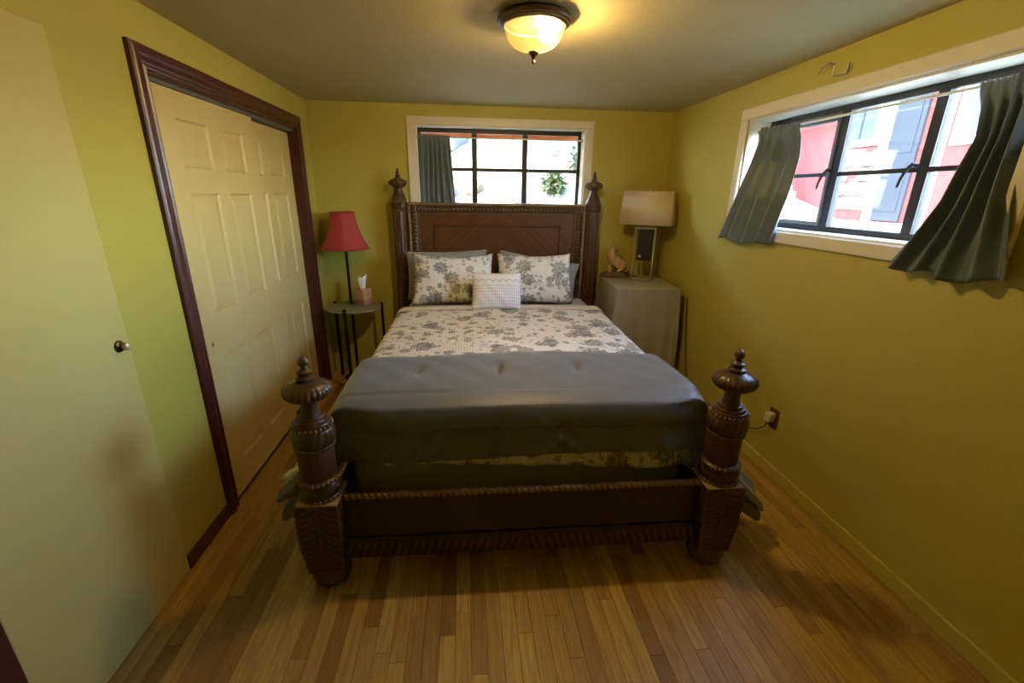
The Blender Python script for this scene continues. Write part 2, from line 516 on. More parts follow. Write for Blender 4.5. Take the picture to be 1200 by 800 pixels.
# openings
CY0, CY1, CZ = 2.100, 3.735, 2.025                       # closet opening
BX0, BX1, BZ0, BZ1 = -0.398, 1.030, 1.400, 2.112         # back window
RY0, RY1, RZ0, RZ1 = 1.372, 2.922, 1.402, 2.045          # right window
wl_ = MB()
wl_.box(XL - T, XL, YF, CY0, 0, H); wl_.box(XL - T, XL, CY1, YB + T, 0, H); wl_.box(XL - T, XL, CY0, CY1, CZ, H)
structure('wall_left', wl_, M['olive'], 'olive wall with the closet on the left', 0)
wb = MB()
wb.box(XL, BX0, YB, YB + T, 0, H); wb.box(BX1, XR + T, YB, YB + T, 0, H)
wb.box(BX0, BX1, YB, YB + T, 0, BZ0); wb.box(BX0, BX1, YB, YB + T, BZ1, H)
structure('wall_back', wb, M['olive'], 'olive wall behind the headboard', 0)
wr = MB()
wr.box(XR, XR + T, YF, RY0, 0, H); wr.box(XR, XR + T, RY1, YB, 0, H)
wr.box(XR, XR + T, RY0, RY1, 0, RZ0); wr.box(XR, XR + T, RY0, RY1, RZ1, H)
structure('wall_right', wr, M['olive'], 'olive wall with the wide window on the right', 0)

# closet interior shell
ci = MB()
ci.box(XL - 0.85, XL - 0.80, CY0 - 0.1, CY1 + 0.1, 0, H); ci.box(XL - 0.80, XL - T, CY0 - 0.15, CY0 - 0.1, 0, H)
ci.box(XL - 0.80, XL - T, CY1 + 0.1, CY1 + 0.15, 0, H)
structure('wall_closet', ci, M['darkgap'], 'dark inside of the closet', 0)

# baseboards
structure('baseboard_right', MB().box(XR - 0.014, XR, YF, YB, 0.0, 0.078, 0.004), M['olive'], 'olive painted baseboard on the right wall')
structure('baseboard_back', MB().box(XL, XR - 0.014, YB - 0.012, YB, 0.0, 0.075, 0.004), M['olive'], 'olive painted baseboard on the back wall')
structure('baseboard_left', MB().box(XL, XL + 0.014, 1.668, 2.022, 0.0, 0.072, 0.004), M['redwood'], 'dark mahogany baseboard between door and closet')

# closet casing (profiled boards)
tr1 = root('trim_1', (XL, 2.9, 0), 'dark mahogany casing around the closet opening', 'trim', kind='structure')
prof = [(0, 0), (0, 0.016), (0.010, 0.024), (0.028, 0.027), (0.042, 0.022), (0.050, 0.015), (0.066, 0.013), (0.074, 0.018), (0.082, 0.016), (0.082, 0.0)]
O0, O1, OZ = 2.020, 3.815, 2.108
def casing(mb, a, b, na, nb):
    """profile swept from a to b; profile offset runs along the inward vectors na / nb (mitred)"""
    v, n = [], len(prof)
    for p, q in ((a, na), (b, nb)):
        for s, t in prof:
            v.append((p[0] + t, p[1] + q[0] * s, p[2] + q[1] * s))
    f = [(i, (i + 1) % n, n + (i + 1) % n, n + i) for i in range(n)] + [tuple(range(n)), tuple(range(2 * n - 1, n - 1, -1))]
    return mb.add(v, f)
casing(MB(), (0, O0 - 2.9, 0), (0, O0 - 2.9, OZ), (1, 0), (1, -1)).build('casing_board', M['redwood'], tr1)
casing(MB(), (0, O1 - 2.9, 0), (0, O1 - 2.9, OZ), (-1, 0), (-1, -1)).build('casing_board', M['redwood'], tr1)
casing(MB(), (0, O0 - 2.9, OZ), (0, O1 - 2.9, OZ), (1, -1), (-1, -1)).build('casing_board', M['redwood'], tr1)
jm = lambda *a: MB().box(*a).build('jamb_board', M['redwood'], tr1)
jm(-T, 0.0, CY0 - 2.9 + 0.0005, CY0 - 2.9 + 0.010, 0, CZ); jm(-T, 0.0, CY1 - 2.9 - 0.010, CY1 - 2.9 - 0.0005, 0, CZ)
jm(-T, 0.0, CY0 - 2.9 + 0.010, CY1 - 2.9 - 0.010, CZ - 0.012, CZ - 0.0005)
MB().box(-0.105, -0.012, CY0 - 2.9 + 0.011, CY1 - 2.9 - 0.011, CZ - 0.030, CZ - 0.0125).build('door_track', M['greysash'], tr1)

# six-panel sliding closet doors
def sixpanel(name, x_face, y0, y1, z0, z1, label):
    d = root(name, (x_face, (y0 + y1) / 2, z0), label, 'door', kind='structure')
    w, h = y1 - y0, z1 - z0
    cols = [(0.170, 0.425), (0.530, 0.785)]
    rows = [(0.170, 0.765), (0.985, 1.565), (1.675, 1.880)]
    th = 0.034
    ys = [-w / 2] + [c - w / 2 for k in cols for c in k] + [w / 2]
    zs = [0] + [r - z0 for k in rows for r in k] + [h]
    b = MB()
    # stiles and rails
    b.box(-th, 0, ys[0], ys[1], 0, h); b.box(-th, 0, ys[2], ys[3], 0, h); b.box(-th, 0, ys[4], ys[5], 0, h)
    for k in (0, 2, 4, 6):
        for c in (1, 3):
            b.box(-th, 0, ys[c], ys[c + 1], zs[k], zs[k + 1])
    b.build('door_slab', M['closet'], d, 0)
    for c in (1, 3):
        for k in (1, 3, 5):
            a0, a1, c0, c1 = ys[c], ys[c + 1], zs[k], zs[k + 1]
            p = MB()
            lv = [(0.0, 0.0), (0.010, -0.009), (0.022, -0.010), (0.048, -0.0035)]
            v = []
            for s, dx in lv:
                v += [(dx, a0 + s, c0 + s), (dx, a1 - s, c0 + s), (dx, a1 - s, c1 - s), (dx, a0 + s, c1 - s)]
            f = []
            for q in range(len(lv) - 1):
                for i in range(4):
                    j = (i + 1) % 4
                    f.append((q * 4 + i, q * 4 + j, q * 4 + 4 + j, q * 4 + 4 + i))
            f.append((12, 13, 14, 15))
            nb = len(v)
            v += [(-0.03, a0, c0), (-0.03, a1, c0), (-0.03, a1, c1), (-0.03, a0, c1)]
            f += [(nb + 3, nb + 2, nb + 1, nb)] + [(i, nb + i, nb + (i + 1) % 4, (i + 1) % 4) for i in range(4)]
            p.add(v, f)
            p.build('panel', M['closet'], d, 0)
    return d
d2 = sixpanel('door_2', XL - 0.016, CY0 + 0.013, 3.050, 0.006, 1.992, 'near cream six panel closet door with small brass finger pull')
Mx = Matrix.Rotation(pi / 2, 4, 'Y')
pull = MB().lathe([(0.004, 0.0012), (0.008, 0.0012), (0.010, 0.0025), (0.011, 0.0)], 16, M=Matrix.Translation((0.0, 2.213 - (CY0 + 0.013 + 3.050) / 2, 0.851)) @ Mx).build('finger_pull', M['brass'], d2)
sixpanel('door_3', XL - 0.056, 2.795, CY1 - 0.012, 0.006, 1.986, 'far cream six panel closet door behind the near one')

# flat beige door at the left, with casing at its near side
d1 = root('door_1', (XL, 1.655, 0), 'flat beige door with a small knob on the left wall', 'door', kind='structure')
MB().box(0.001, 0.018, -0.665, -0.001, 0.012, 2.035, 0.003).build('door_slab', M['beige'], d1)
kn = MB().lathe([(0.006, 0), (0.006, 0.014), (0.010, 0.018), (0.0145, 0.024), (0.0145, 0.031), (0.009, 0.036), (0.002, 0.037)], 20,
                M=Matrix.Translation((0.018, 1.603 - 1.655, 1.057)) @ Mx).build('door_knob', simple('worn_pale_brass', (0.50, 0.44, 0.28), 0.3, 0.4), d1)
MB().lathe([(0.022, 0), (0.021, 0.004), (0.015, 0.009), (0.008, 0.011)], 20, M=Matrix.Translation((0.018, 1.603 - 1.655, 1.057)) @ Mx).build('rosette', simple('dark_brass', (0.11, 0.075, 0.03), 0.35, 0.8), kn)
structure('trim_2', MB().box(XL, XL + 0.032, 0.905, 0.985, 0, 2.12, 0.006), M['redwood'], 'dark mahogany casing beside the flat beige door')

# ------------------------------------------------------------------ windows
def window_back():
    w = root('window_1', ((BX0 + BX1) / 2, YB, BZ0), 'high window with dark metal grid above the headboard', 'window', kind='structure')
    ox, oz = (BX0 + BX1) / 2, BZ0
    cw, ct = 0.066, 0.018
    def part(name, mat, *a, bev=0.0):
        x0, x1, y0, y1, z0, z1 = a
        return MB().box(x0 - ox, x1 - ox, y0 - YB, y1 - YB, z0 - oz, z1 - oz, bev).build(name, mat, w)
    part('casing_board', M['cream'], BX0 - cw, BX1 + cw, YB - ct, YB, BZ1, BZ1 + cw - 0.006, bev=0.004)
    part('casing_board', M['cream'], BX0 - cw, BX1 + cw, YB - ct, YB, BZ0 - cw, BZ0, bev=0.004)
    part('casing_board', M['cream'], BX0 - cw, BX0, YB - ct, YB, BZ0, BZ1, bev=0.004)
    part('casing_board', M['cream'], BX1, BX1 + cw, YB - ct, YB, BZ0, BZ1, bev=0.004)
    e = 0.010
    part('jamb_board', M['cream'], BX0, BX0 + e, YB, YB + 0.19, BZ0, BZ1); part('jamb_board', M['cream'], BX1 - e, BX1, YB, YB + 0.19, BZ0, BZ1)
    part('jamb_board', M['cream'], BX0 + e, BX1 - e, YB, YB + 0.19, BZ1 - e, BZ1); part('sill_board', M['cream'], BX0 + e, BX1 - e, YB, YB + 0.19, BZ0, BZ0 + e)
    x0, x1, z0, z1 = BX0 + e, BX1 - e, BZ0 + e, BZ1 - e
    fy0, fy1 = YB + 0.115, YB + 0.145
    fm = MB()
    fw = 0.026
    def B(a, b, c, d): fm.box(a - ox, b - ox, fy0 - YB, fy1 - YB, c - oz, d - oz, 0.003)
    B(x0, x0 + fw, z0, z1); B(x1 - fw, x1, z0, z1); B(x0 + fw, x1 - fw, z1 - 0.034, z1); B(x0 + fw, x1 - fw, z0, z0 + fw)
    fm.build('window_frame', M['metalframe'], w)
    mull = (0.088, 0.526)
    for q in mull:
        part('mullion', M['metalframe'], q - 0.022, q + 0.022, fy0, fy1, z0 + fw, z1 - 0.034)
    xs = [x0 + fw] + [k for q in mull for k in (q - 0.022, q + 0.022)] + [x1 - fw]
    zm = 1.781
    for k in (0, 2, 4):
        part('glazing_bar', M['metalframe'], xs[k], xs[k + 1], fy0 + 0.004, fy1 - 0.004, zm - 0.014, zm + 0.014)
        part('pane', M['pane'], xs[k], xs[k + 1], fy0 + 0.013, fy0 + 0.016, z0 + fw, zm - 0.014)
        part('pane', M['pane'], xs[k], xs[k + 1], fy0 + 0.013, fy0 + 0.016, zm + 0.014, z1 - 0.034)
window_back()

def window_right():
    oy, oz = (RY0 + RY1) / 2, RZ0
    w = root('window_2', (XR, oy, oz), 'wide window with dark metal grid in the right wall', 'window', kind='structure')
    cw, ct = 0.066, 0.020
    def part(name, mat, x0, x1, y0, y1, z0, z1, bev=0.0, par=None):
        return MB().box(x0 - XR, x1 - XR, y0 - oy, y1 - oy, z0 - oz, z1 - oz, bev).build(name, mat, par or w)
    part('casing_board', M['cream'], XR - ct, XR, RY0 - cw, RY1 + cw, RZ1, RZ1 + cw, 0.006)
    part('casing_board', M['cream'], XR - ct, XR, RY0 - cw, RY1 + cw, RZ0 - cw, RZ0, 0.006)
    part('casing_board', M['cream'], XR - ct, XR, RY0 - cw, RY0, RZ0, RZ1, 0.006)
    part('casing_board', M['cream'], XR - ct, XR, RY1, RY1 + cw, RZ0, RZ1, 0.006)
    e = 0.010
    part('jamb_board', M['cream'], XR, XR + 0.19, RY0, RY0 + e, RZ0, RZ1); part('jamb_board', M['cream'], XR, XR + 0.19, RY1 - e, RY1, RZ0, RZ1)
    part('jamb_board', M['cream'], XR, XR + 0.19, RY0 + e, RY1 - e, RZ1 - e, RZ1); part('sill_board', M['cream'], XR, XR + 0.19, RY0 + e, RY1 - e, RZ0, RZ0 + e)
    y0, y1, z0, z1 = RY0 + e, RY1 - e, RZ0 + e, RZ1 - e
    fx0, fx1 = XR + 0.140, XR + 0.172
    fm = MB(); fw = 0.028
    def B(a, b, c, d): fm.box(fx0 - XR, fx1 - XR, a - oy, b - oy, c - oz, d - oz, 0.003)
    B(y0, y0 + fw, z0, z1); B(y1 - fw, y1, z0, z1); B(y0 + fw, y1 - fw, z1 - 0.030, z1); B(y0 + fw, y1 - fw, z0, z0 + fw)
    fm.build('window_frame', M['metalframe'], w)
    mull = (1.830, 2.310)
    hw = 0.024
    for q in mull:
        part('mullion', M['metalframe'], fx0, fx1, q - hw, q + hw, z0 + fw, z1 - 0.030)
    ys = [y0 + fw] + [k for q in mull for k in (q - hw, q + hw)] + [y1 - fw]
    zm = 1.705
    for k in (0, 2, 4):
        a, b, t = ys[k], ys[k + 1], z1 - 0.030
        if k == 4:                       # casement sash in the far bay
            s = MB(); g = 0.022
            for (p, q, c, d) in ((a, a + g, z0 + fw, t), (b - g, b, z0 + fw, t), (a + g, b - g, t - 0.040, t), (a + g, b - g, z0 + fw, z0 + fw + g)):
                s.box(fx0 - 0.008 - XR, fx0 + 0.018 - XR, p - oy, q - oy, c - oz, d - oz, 0.003)
            s.build('sash', M['greysash'], w)
            a, b, t2, zb = a + g, b - g, t - 0.040, z0 + fw + g
        else:
            t2, zb = t, z0 + fw
        part('glazing_bar', M['metalframe'], fx0 + 0.003, fx0 + 0.020, a, b, zm - 0.010, zm + 0.010)
        part('pane', M['pane'], fx0 + 0.008, fx0 + 0.011, a, b, zb, zm - 0.010)
        part('pane', M['pane'], fx0 + 0.008, fx0 + 0.011, a, b, zm + 0.010, t2)
    for q in (1.862, 2.338):
        h = MB().tube([(0.140, q - oy, 1.722 - oz), (0.118, q - oy, 1.726 - oz), (0.108, q + 0.012 - oy, 1.705 - oz), (0.106, q + 0.026 - oy, 1.664 - oz), (0.104, q + 0.030 - oy, 1.632 - oz)],
                      [0.010, 0.009, 0.007, 0.0065, 0.006], 8)
        h.build('latch_handle', M['metalframe'], w)
window_right()

# ------------------------------------------------------------------ curtains, rods, bracket
def bar(name, a, b, r, label, mat, knob=True):
    c = (Vector(a) + Vector(b)) / 2
    g = root(name, c, label, 'curtain rod')
    a, b = Vector(a) - c, Vector(b) - c
    MB().tube([a, b], r, 10).build('pole', mat, g)
    d = (b - a).normalized()
    for p, s in ((a, -1), (b, 1)):
        MB().tube([p + d * 0.001 * s, p + d * s * 0.012], 0.012, 12).build('end_bracket', M['brass'], g)
    return g
bar('curtain_rod', (-0.375, 4.098, 2.026), (1.006, 4.098, 2.026), 0.0055, 'thin white curtain rod across the window over the bed', M['rod'])
bar('curtain_rod', (1.862, 1.396, 1.974), (1.862, 2.898, 1.974), 0.0060, 'thin white curtain rod across the wide right window', M['rod'])

def curtain(name, left, right, n, amp, normal, label, ruffle=0.5, seed=0, fold=0.0, nu=150, nv=46):
    """left/right: [(t, x, y, z)...] edges from rod to hem"""
    R = random.Random(seed)
    ph = [R.uniform(-0.5, 0.5) for _ in range(n + 2)]
    am = [R.uniform(0.6, 1.25) for _ in range(n + 2)]
    nv_ = Vector(normal)
    def fn(u, t):
        a = Vector(interp(left, t)); b = Vector(interp(right, t))
        p = a.lerp(b, u)
        uw = u + 0.035 * sin(6.0 * u + 2.0 * t + seed)
        k = uw * n
        i = min(n, max(0, int(k)))
        A = lerp(am[i], am[min(n + 1, i + 1)], k - int(k)) * amp
        grow = 0.45 + 0.55 * sm(0.0, 0.55, t)
        wv = sin(2 * pi * k + 0.9 * ph[i] * t)
        wv = wv + 0.25 * sin(4 * pi * k + seed + 2.0 * t) + 0.3 * sin(2 * pi * n * 2.6 * u + 1.3) * (1 - sm(0.0, 0.25, t)) * ruffle
        env = 0.25 + 0.75 * sm(0, 0.06, u) * sm(0, 0.06, 1 - u)
        hd = 1 - sm(0.05, 0.16, t)
        p = p + nv_ * (A * grow * wv * env * (1 - 0.75 * hd) + 0.013 * hd)
        p.z += 0.012 * sin(2 * pi * k * 0.5 + seed) * sm(0.7, 1.0, t) + fold * sin(pi * u) * sm(0.6, 1, t)
        if t < 0.06:
            p.z += 0.004 * sin(2 * pi * n * 2.2 * u)
        return p
    mb = MB().grid(fn, nu, nv)
    o = mb.build(name, M['curtain'], None, 0, True)
    for f in o.data.polygons: f.use_smooth = True
    s = o.modifiers.new('thickness', 'SOLIDIFY'); s.thickness = 0.0025; s.offset = 0
    set_origin(o, Vector(interp(left, 0.0)).lerp(Vector(interp(right, 0.0)), 0.5))
    return tag(o, label, 'curtain')
curtain('curtain', [(0, -0.372, 4.090, 2.046), (1, -0.384, 4.086, 1.425)], [(0, -0.118, 4.090, 2.040), (1, -0.078, 4.086, 1.425)], 6, 0.013, (0, -1, 0),
        'short slate grey curtain at left of the window above the headboard', 1.0, 3)
curtain('curtain', [(0, 1.862, 2.880, 1.996), (0.32, 1.80, 2.856, 1.785), (0.66, 1.752, 2.890, 1.557), (1, 1.738, 2.990, 1.322)],
        [(0, 1.862, 2.534, 1.978), (0.32, 1.80, 2.425, 1.800), (0.66, 1.752, 2.385, 1.610), (1, 1.738, 2.447, 1.336)], 4, 0.020, (-1, 0, 0),
        'slate grey curtain at far end of the right window, blue light on its folds', 0.7, 5, -0.018)
curtain('curtain', [(0, 1.862, 1.627, 1.985), (0.32, 1.80, 1.540, 1.796), (0.66, 1.752, 1.552, 1.579), (1, 1.736, 1.680, 1.328)],
        [(0, 1.862, 1.425, 1.990), (0.32, 1.80, 1.385, 1.76), (0.66, 1.752, 1.330, 1.56), (1, 1.736, 1.262, 1.325)], 4, 0.026, (-1, 0, 0),
        'dark grey curtain at near end of the right window, flaring over its sill', 0.7, 9, -0.014)

hk = MB().tube([(1.764, 2.352, 2.170), (1.762, 2.330, 2.195), (1.762, 2.292, 2.203), (1.7875, 2.285, 2.198), (1.7875, 2.290, 2.146),
                (1.7875, 2.205, 2.138), (1.776, 2.185, 2.146), (1.768, 2.170, 2.178)], 0.0048, 8).build('wall_hook', M['steel'])
hk.name = 'wall_hook'
tag(set_origin(hk, (1.7875, 2.26, 2.16)), 'small bent metal hook on the olive wall above the right window', 'hook')

# ------------------------------------------------------------------ ceiling light
def ceiling_light():
    cx, cy = 0.291, 2.080
    g = root('ceiling_light', (cx, cy, H), 'bronze ceiling light with ribbed glass dome and pointed finial', 'ceiling light')
    MB().lathe([(0.020, 0.0), (0.120, 0.0), (0.140, -0.004), (0.149, -0.012), (0.150, -0.022), (0.146, -0.028), (0.139, -0.030), (0.138, -0.034),
                (0.132, -0.036), (0.128, -0.040), (0.121, -0.041), (0.118, -0.034), (0.060, -0.030), (0.02, -0.030)], 64).build('pan', M['bronze'], g)
    N = NT('ribbed_glass')
    out = N.n['Material Output']
    N.base((0.62, 0.52, 0.27)); N.p(Roughness=0.12)
    tl = N.n.new('ShaderNodeBsdfTranslucent'); tl.inputs[0].default_value = (0.95, 0.78, 0.34, 1)
    tp = N.n.new('ShaderNodeBsdfTransparent'); tp.inputs[0].default_value = (1.0, 0.93, 0.70, 1)
    gl = N.n.new('ShaderNodeBsdfGlossy'); gl.inputs[0].default_value = (1.0, 0.9, 0.6, 1); gl.inputs['Roughness'].default_value = 0.22
    m1 = N.n.new('ShaderNodeMixShader'); geo_ = N.n.new('ShaderNodeTexCoord'); sp_ = N.n.new('ShaderNodeSeparateXYZ'); N.l(geo_.outputs['Object'], sp_.inputs[0])
    rib = N.math('SINE', N.math('MULTIPLY', N.math('ARCTAN2', sp_.outputs[1], sp_.outputs[0]), 40.0))
    N.l(N.math('ADD', N.math('MULTIPLY', rib, 0.012), 0.981), m1.inputs[0])
    m2 = N.n.new('ShaderNodeMixShader'); m2.inputs[0].default_value = 0.03
    N.l(tl.outputs[0], m1.inputs[1]); N.l(tp.outputs[0], m1.inputs[2])
    N.l(m1.outputs[0], m2.inputs[1]); N.l(gl.outputs[0], m2.inputs[2]); N.l(m2.outputs[0], out.inputs[0])
    prof = []
    for k in range(13):
        a = k / 12 * pi / 2
        prof.append((0.117 * cos(a) ** 0.8 if k < 12 else 0.010, -0.038 - 0.088 * sin(a)))
    MB().lathe(prof, 144, lambda a, k, z: 1 + 0.016 * cos(48 * a) * min(1, (12 - k) / 4), caps=False).build('glass_dome', N.m, g, 60)
    MB().lathe([(0.010, -0.122), (0.021, -0.126), (0.021, -0.131), (0.014, -0.140), (0.008, -0.150), (0.006, -0.157), (0.0085, -0.161), (0.0085, -0.166), (0.002, -0.171)], 20).build('finial', M['bronze'], g)
    # bulb towards the right side of the dome
    E = NT('lit_bulb'); E.base((1, 0.9, 0.7)); E.b.inputs['Emission Color'].default_value = (1.0, 0.74, 0.37, 1); E.b.inputs['Emission Strength'].default_value = LAMP_L
    MB().ball((0.054, -0.004, -0.066), 0.030, 20, 12, (1.25, 1, 1)).build('bulb', E.m, g, 180)
ceiling_light()

# ------------------------------------------------------------------ bed (local frame: u across, v towards the headboard)
BED = (0.2743, 3.9132, 0.0)
BROT = -0.0159
bed = root('bed', BED, 'dark carved four poster style bed with turned foot posts and tall headboard', 'bed', BROT)
VF = -2.341
def beads(mb, r, z, n, rad, M=None):
    for i in range(n):
        a = 2 * pi * (i + 0.5) / n
        mb.ball((r * cos(a), r * sin(a), z), rad, 8, 6, M=M)
def rope(mb, a, b, r, pitch=0.022, seg=10):
    a, b = Vector(a), Vector(b)
    L = (b - a).length
    n = max(4, int(L / 0.0035))
    pts = [a.lerp(b, k / n) for k in range(n + 1)]
    return mb.tube(pts, r, seg, mod=lambda t, s: 1 + 0.20 * cos(2 * (t - 2 * pi * s / (pitch * 2))))

def foot_post(u):
    p = root('foot_post', (0, 0, 0), None, None); p.parent = bed; p.location = (u, VF, 0)
    # carved block
    blk = MB()
    w = 0.083
    def face(k):
        ca, sa = cos(k * pi / 2), sin(k * pi / 2)
        def fn(s, t):
            x, z = (s * 2 - 1), t
            zz = 0.085 + 0.335 * t
            wd = w * (0.86 + 0.14 * sm(0, 0.5, t)) * (1 + 0.018 * sin(2 * pi * t * 13) * (abs(x) > 0.85))
            # acanthus fan, two leaves springing from the middle
            rr = math.hypot(x, (t - 0.5) * 2.2)
            an = math.atan2(x, (t - 0.5) * 2.2)
            q = abs(t - 0.5) * 2
            rel = 0.0032 * cos(2 * pi * (q * 6.0 + abs(x) * 2.2 * (1 - 0.3 * q)) + 1.2 * sin(5 * abs(x))) * sm(0.02, 0.12, abs(x)) * (1 - sm(0.80, 0.98, abs(x))) * (1 - sm(0.93, 1.0, q))
            rel += 0.0028 * (1 - sm(0.03, 0.10, abs(x))) + 0.0025 * cos(12 * an) * (1 - sm(0.25, 0.5, rr)) * sm(0.1, 0.2, rr)
            rel += 0.007 * (1 - sm(0.0, 0.18, rr))
            y = -wd - rel * 0.9
            return (x * wd * ca - y * sa, x * wd * sa + y * ca, zz)
        blk.grid(fn, 28, 44)
    for k in range(4): face(k)
    MB().box(-w * 0.985, w * 0.985, -w * 0.985, w * 0.985, 0.4095, 0.4225, 0.004).build('block_cap', M['capwood'], p)
    blk.box(-w * 0.86, w * 0.86, -w * 0.86, w * 0.86, 0.080, 0.088)
    blk.build('carved_block', M['bedcarved'], p, 50)
    MB().lathe([(0.045, 0), (0.066, 0.004), (0.078, 0.025), (0.080, 0.045), (0.074, 0.065), (0.062, 0.080), (0.06, 0.088)], 36,
               lambda a, k, z: 1 + 0.03 * cos(18 * a) * (0 < k < 6)).build('bun_foot', M['bedcarved'], p, 60)
    # lower gadrooned collar
    MB().lathe([(0.066, 0.4228), (0.078, 0.4245), (0.079, 0.436), (0.075, 0.440), (0.079, 0.450), (0.081, 0.468), (0.078, 0.485), (0.073, 0.492),
                (0.076, 0.500), (0.076, 0.508), (0.068, 0.513), (0.06, 0.515)], 72, lambda a, k, z: 1 + 0.028 * cos(24 * a + 8 * sin((z - 0.44) * 60)) * (4 <= k <= 6)).build('lower_collar', M['bedcarved'], p, 50)
    for br, bz in ((0.0785, 0.431), (0.0765, 0.504), (0.0715, 0.737)):
        bd = MB(); beads(bd, br, bz, 26, 0.0080 if br > 0.072 else 0.0074)
        bd.build('bead_ring', M['gilt_highlight'], p, 60)
    MB().lathe([(0.062, 0.512), (0.068, 0.525), (0.069, 0.60), (0.068, 0.642), (0.06, 0.650)], 48, lambda a, k, z: 1 + 0.012 * cos(12 * a)).build('shaft', M['bedwoodz'], p, 50)
    MB().lathe([(0.066, 0.642), (0.077, 0.646), (0.078, 0.655), (0.074, 0.659), (0.079, 0.672), (0.081, 0.695), (0.078, 0.716), (0.073, 0.728), (0.066, 0.733)], 72,
               lambda a, k, z: 1 + 0.026 * cos(18 * a + 10 * sin((z - 0.66) * 50)) * (4 <= k <= 6)).build('upper_collar', M['bedcarved'], p, 50)
    f = MB().lathe([(0.060, 0.730), (0.069, 0.743), (0.071, 0.748), (0.068, 0.753), (0.059, 0.7535), (0.060, 0.760), (0.057, 0.765), (0.048, 0.7655), (0.049, 0.772), (0.046, 0.777), (0.037, 0.7775), (0.034, 0.786), (0.031, 0.800),
                    (0.031, 0.820), (0.034, 0.836), (0.030, 0.842)], 48).build('neck', M['bedwoodz'], p, 50)
    fin = MB()
    fin.lathe([(0.030, 0.838), (0.046, 0.842), (0.066, 0.850), (0.080, 0.862), (0.086, 0.876), (0.084, 0.890), (0.074, 0.902), (0.058, 0.911), (0.038, 0.918), (0.027, 0.924)], 120,
              lambda a, k, z: 1 + (0.036 * cos(26 * a)) * (0.3, 0.7, 1.0, 1.0, 1.0, 0.75, 0.3, 0.08, 0, 0, 0)[k])
    fin.build('finial', M['bedcarved'], p, 50)
    MB().lathe([(0.026, 0.920), (0.036, 0.926), (0.036, 0.933), (0.027, 0.938), (0.020, 0.944), (0.028, 0.949), (0.028, 0.955), (0.019, 0.961), (0.012, 0.968), (0.010, 0.974),
                (0.018, 0.980), (0.021, 0.991), (0.018, 1.003), (0.008, 1.011), (0.002, 1.0125)], 32).build('ball_tip', M['bedcarved'], p, 50)
foot_post(-0.837); foot_post(0.837)

def head_post(u):
    p = root('head_post', (0, 0, 0), None, None); p.parent = bed; p.location = (u, 0.0, 0)
    MB().lathe([(0.05, 0), (0.066, 0.0), (0.066, 0.08), (0.060, 0.09), (0.060, 0.40), (0.060, 0.9), (0.058, 1.42), (0.05, 1.445)], 96,
               lambda a, k, z: 1 - 0.12 * (abs(sin(6 * a)) < 0.42) * (2 <= k <= 6)).build('fluted_shaft', M['bedwoodz'], p, 30)
    MB().lathe([(0.055, 1.435), (0.066, 1.440), (0.068, 1.450), (0.063, 1.455), (0.066, 1.465), (0.069, 1.482), (0.066, 1.496), (0.070, 1.503), (0.070, 1.512), (0.060, 1.517)], 72,
               lambda a, k, z: 1 + 0.03 * cos(16 * a) * (3 < k < 7)).build('collar', M['bedcarved'], p, 50)
    MB().lathe([(0.060, 1.515), (0.064, 1.520), (0.060, 1.535), (0.048, 1.560), (0.038, 1.585), (0.034, 1.605), (0.034, 1.622), (0.045, 1.630), (0.062, 1.640), (0.072, 1.654),
                (0.070, 1.668), (0.056, 1.680), (0.032, 1.690)], 96, lambda a, k, z: 1 + 0.055 * cos(16 * a) * (7 <= k <= 11)).build('finial', M['bedcarved'], p, 50)
    MB().lathe([(0.026, 1.686), (0.031, 1.692), (0.030, 1.698), (0.018, 1.704), (0.015, 1.712), (0.022, 1.716), (0.022, 1.722), (0.013, 1.728), (0.011, 1.735), (0.016, 1.740),
                (0.015, 1.746), (0.008, 1.752), (0.011, 1.758), (0.010, 1.766), (0.003, 1.772)], 24).build('spire', M['bedcarved'], p, 50)
head_post(-0.8175); head_post(0.8175)

# headboard
hb = root('headboard', (0, 0, 0), None, None); hb.parent = bed
HW, HT = 0.758, 1.508
N = NT('chevron_mahogany_veneer')
co = N.coord(); sx = N.n.new('ShaderNodeSeparateXYZ'); N.l(co, sx.inputs[0])
ax = N.math('ABSOLUTE', sx.outputs[0])
d_ = N.math('ADD', ax, N.math('MULTIPLY', sx.outputs[2], 1.15)); e_ = N.math('SUBTRACT', N.math('MULTIPLY', ax, 0.05), N.math('MULTIPLY', sx.outputs[2], 0.05))
cb = N.n.new('ShaderNodeCombineXYZ'); N.l(d_, cb.inputs[0]); N.l(e_, cb.inputs[1])
g_ = N.noise(cb.outputs[0], 26, 5, 0.6, 0.4)
N.base(N.ramp(g_, [(0.3, (0.066, 0.020, 0.007)), (0.7, (0.145, 0.054, 0.019))])); N.p(Roughness=0.3); N.b.inputs['Coat Weight'].default_value = 0.2
MB().box(-HW, HW, -0.010, 0.025, 0.30, HT - 0.02).build('back_panel', N.m, hb)
def frame3(mb_fn, name, mat, parent, smooth=35):
    mb = MB(); mb_fn(mb); return mb.build(name, mat, parent, smooth)
# rope along the top and down both sides
def ropes(mb):
    rope(mb, (-HW + 0.02, -0.030, HT - 0.012), (HW - 0.02, -0.030, HT - 0.012), 0.013)
frame3(ropes, 'rope_molding', M['gilt_highlight'], hb, 60)
for s_ in (-1, 1):
    rope(MB(), (s_ * (HW - 0.020), -0.030, 0.60), (s_ * (HW - 0.020), -0.030, HT - 0.03), 0.012).build('rope_molding', M['gilt_highlight'], hb, 60)
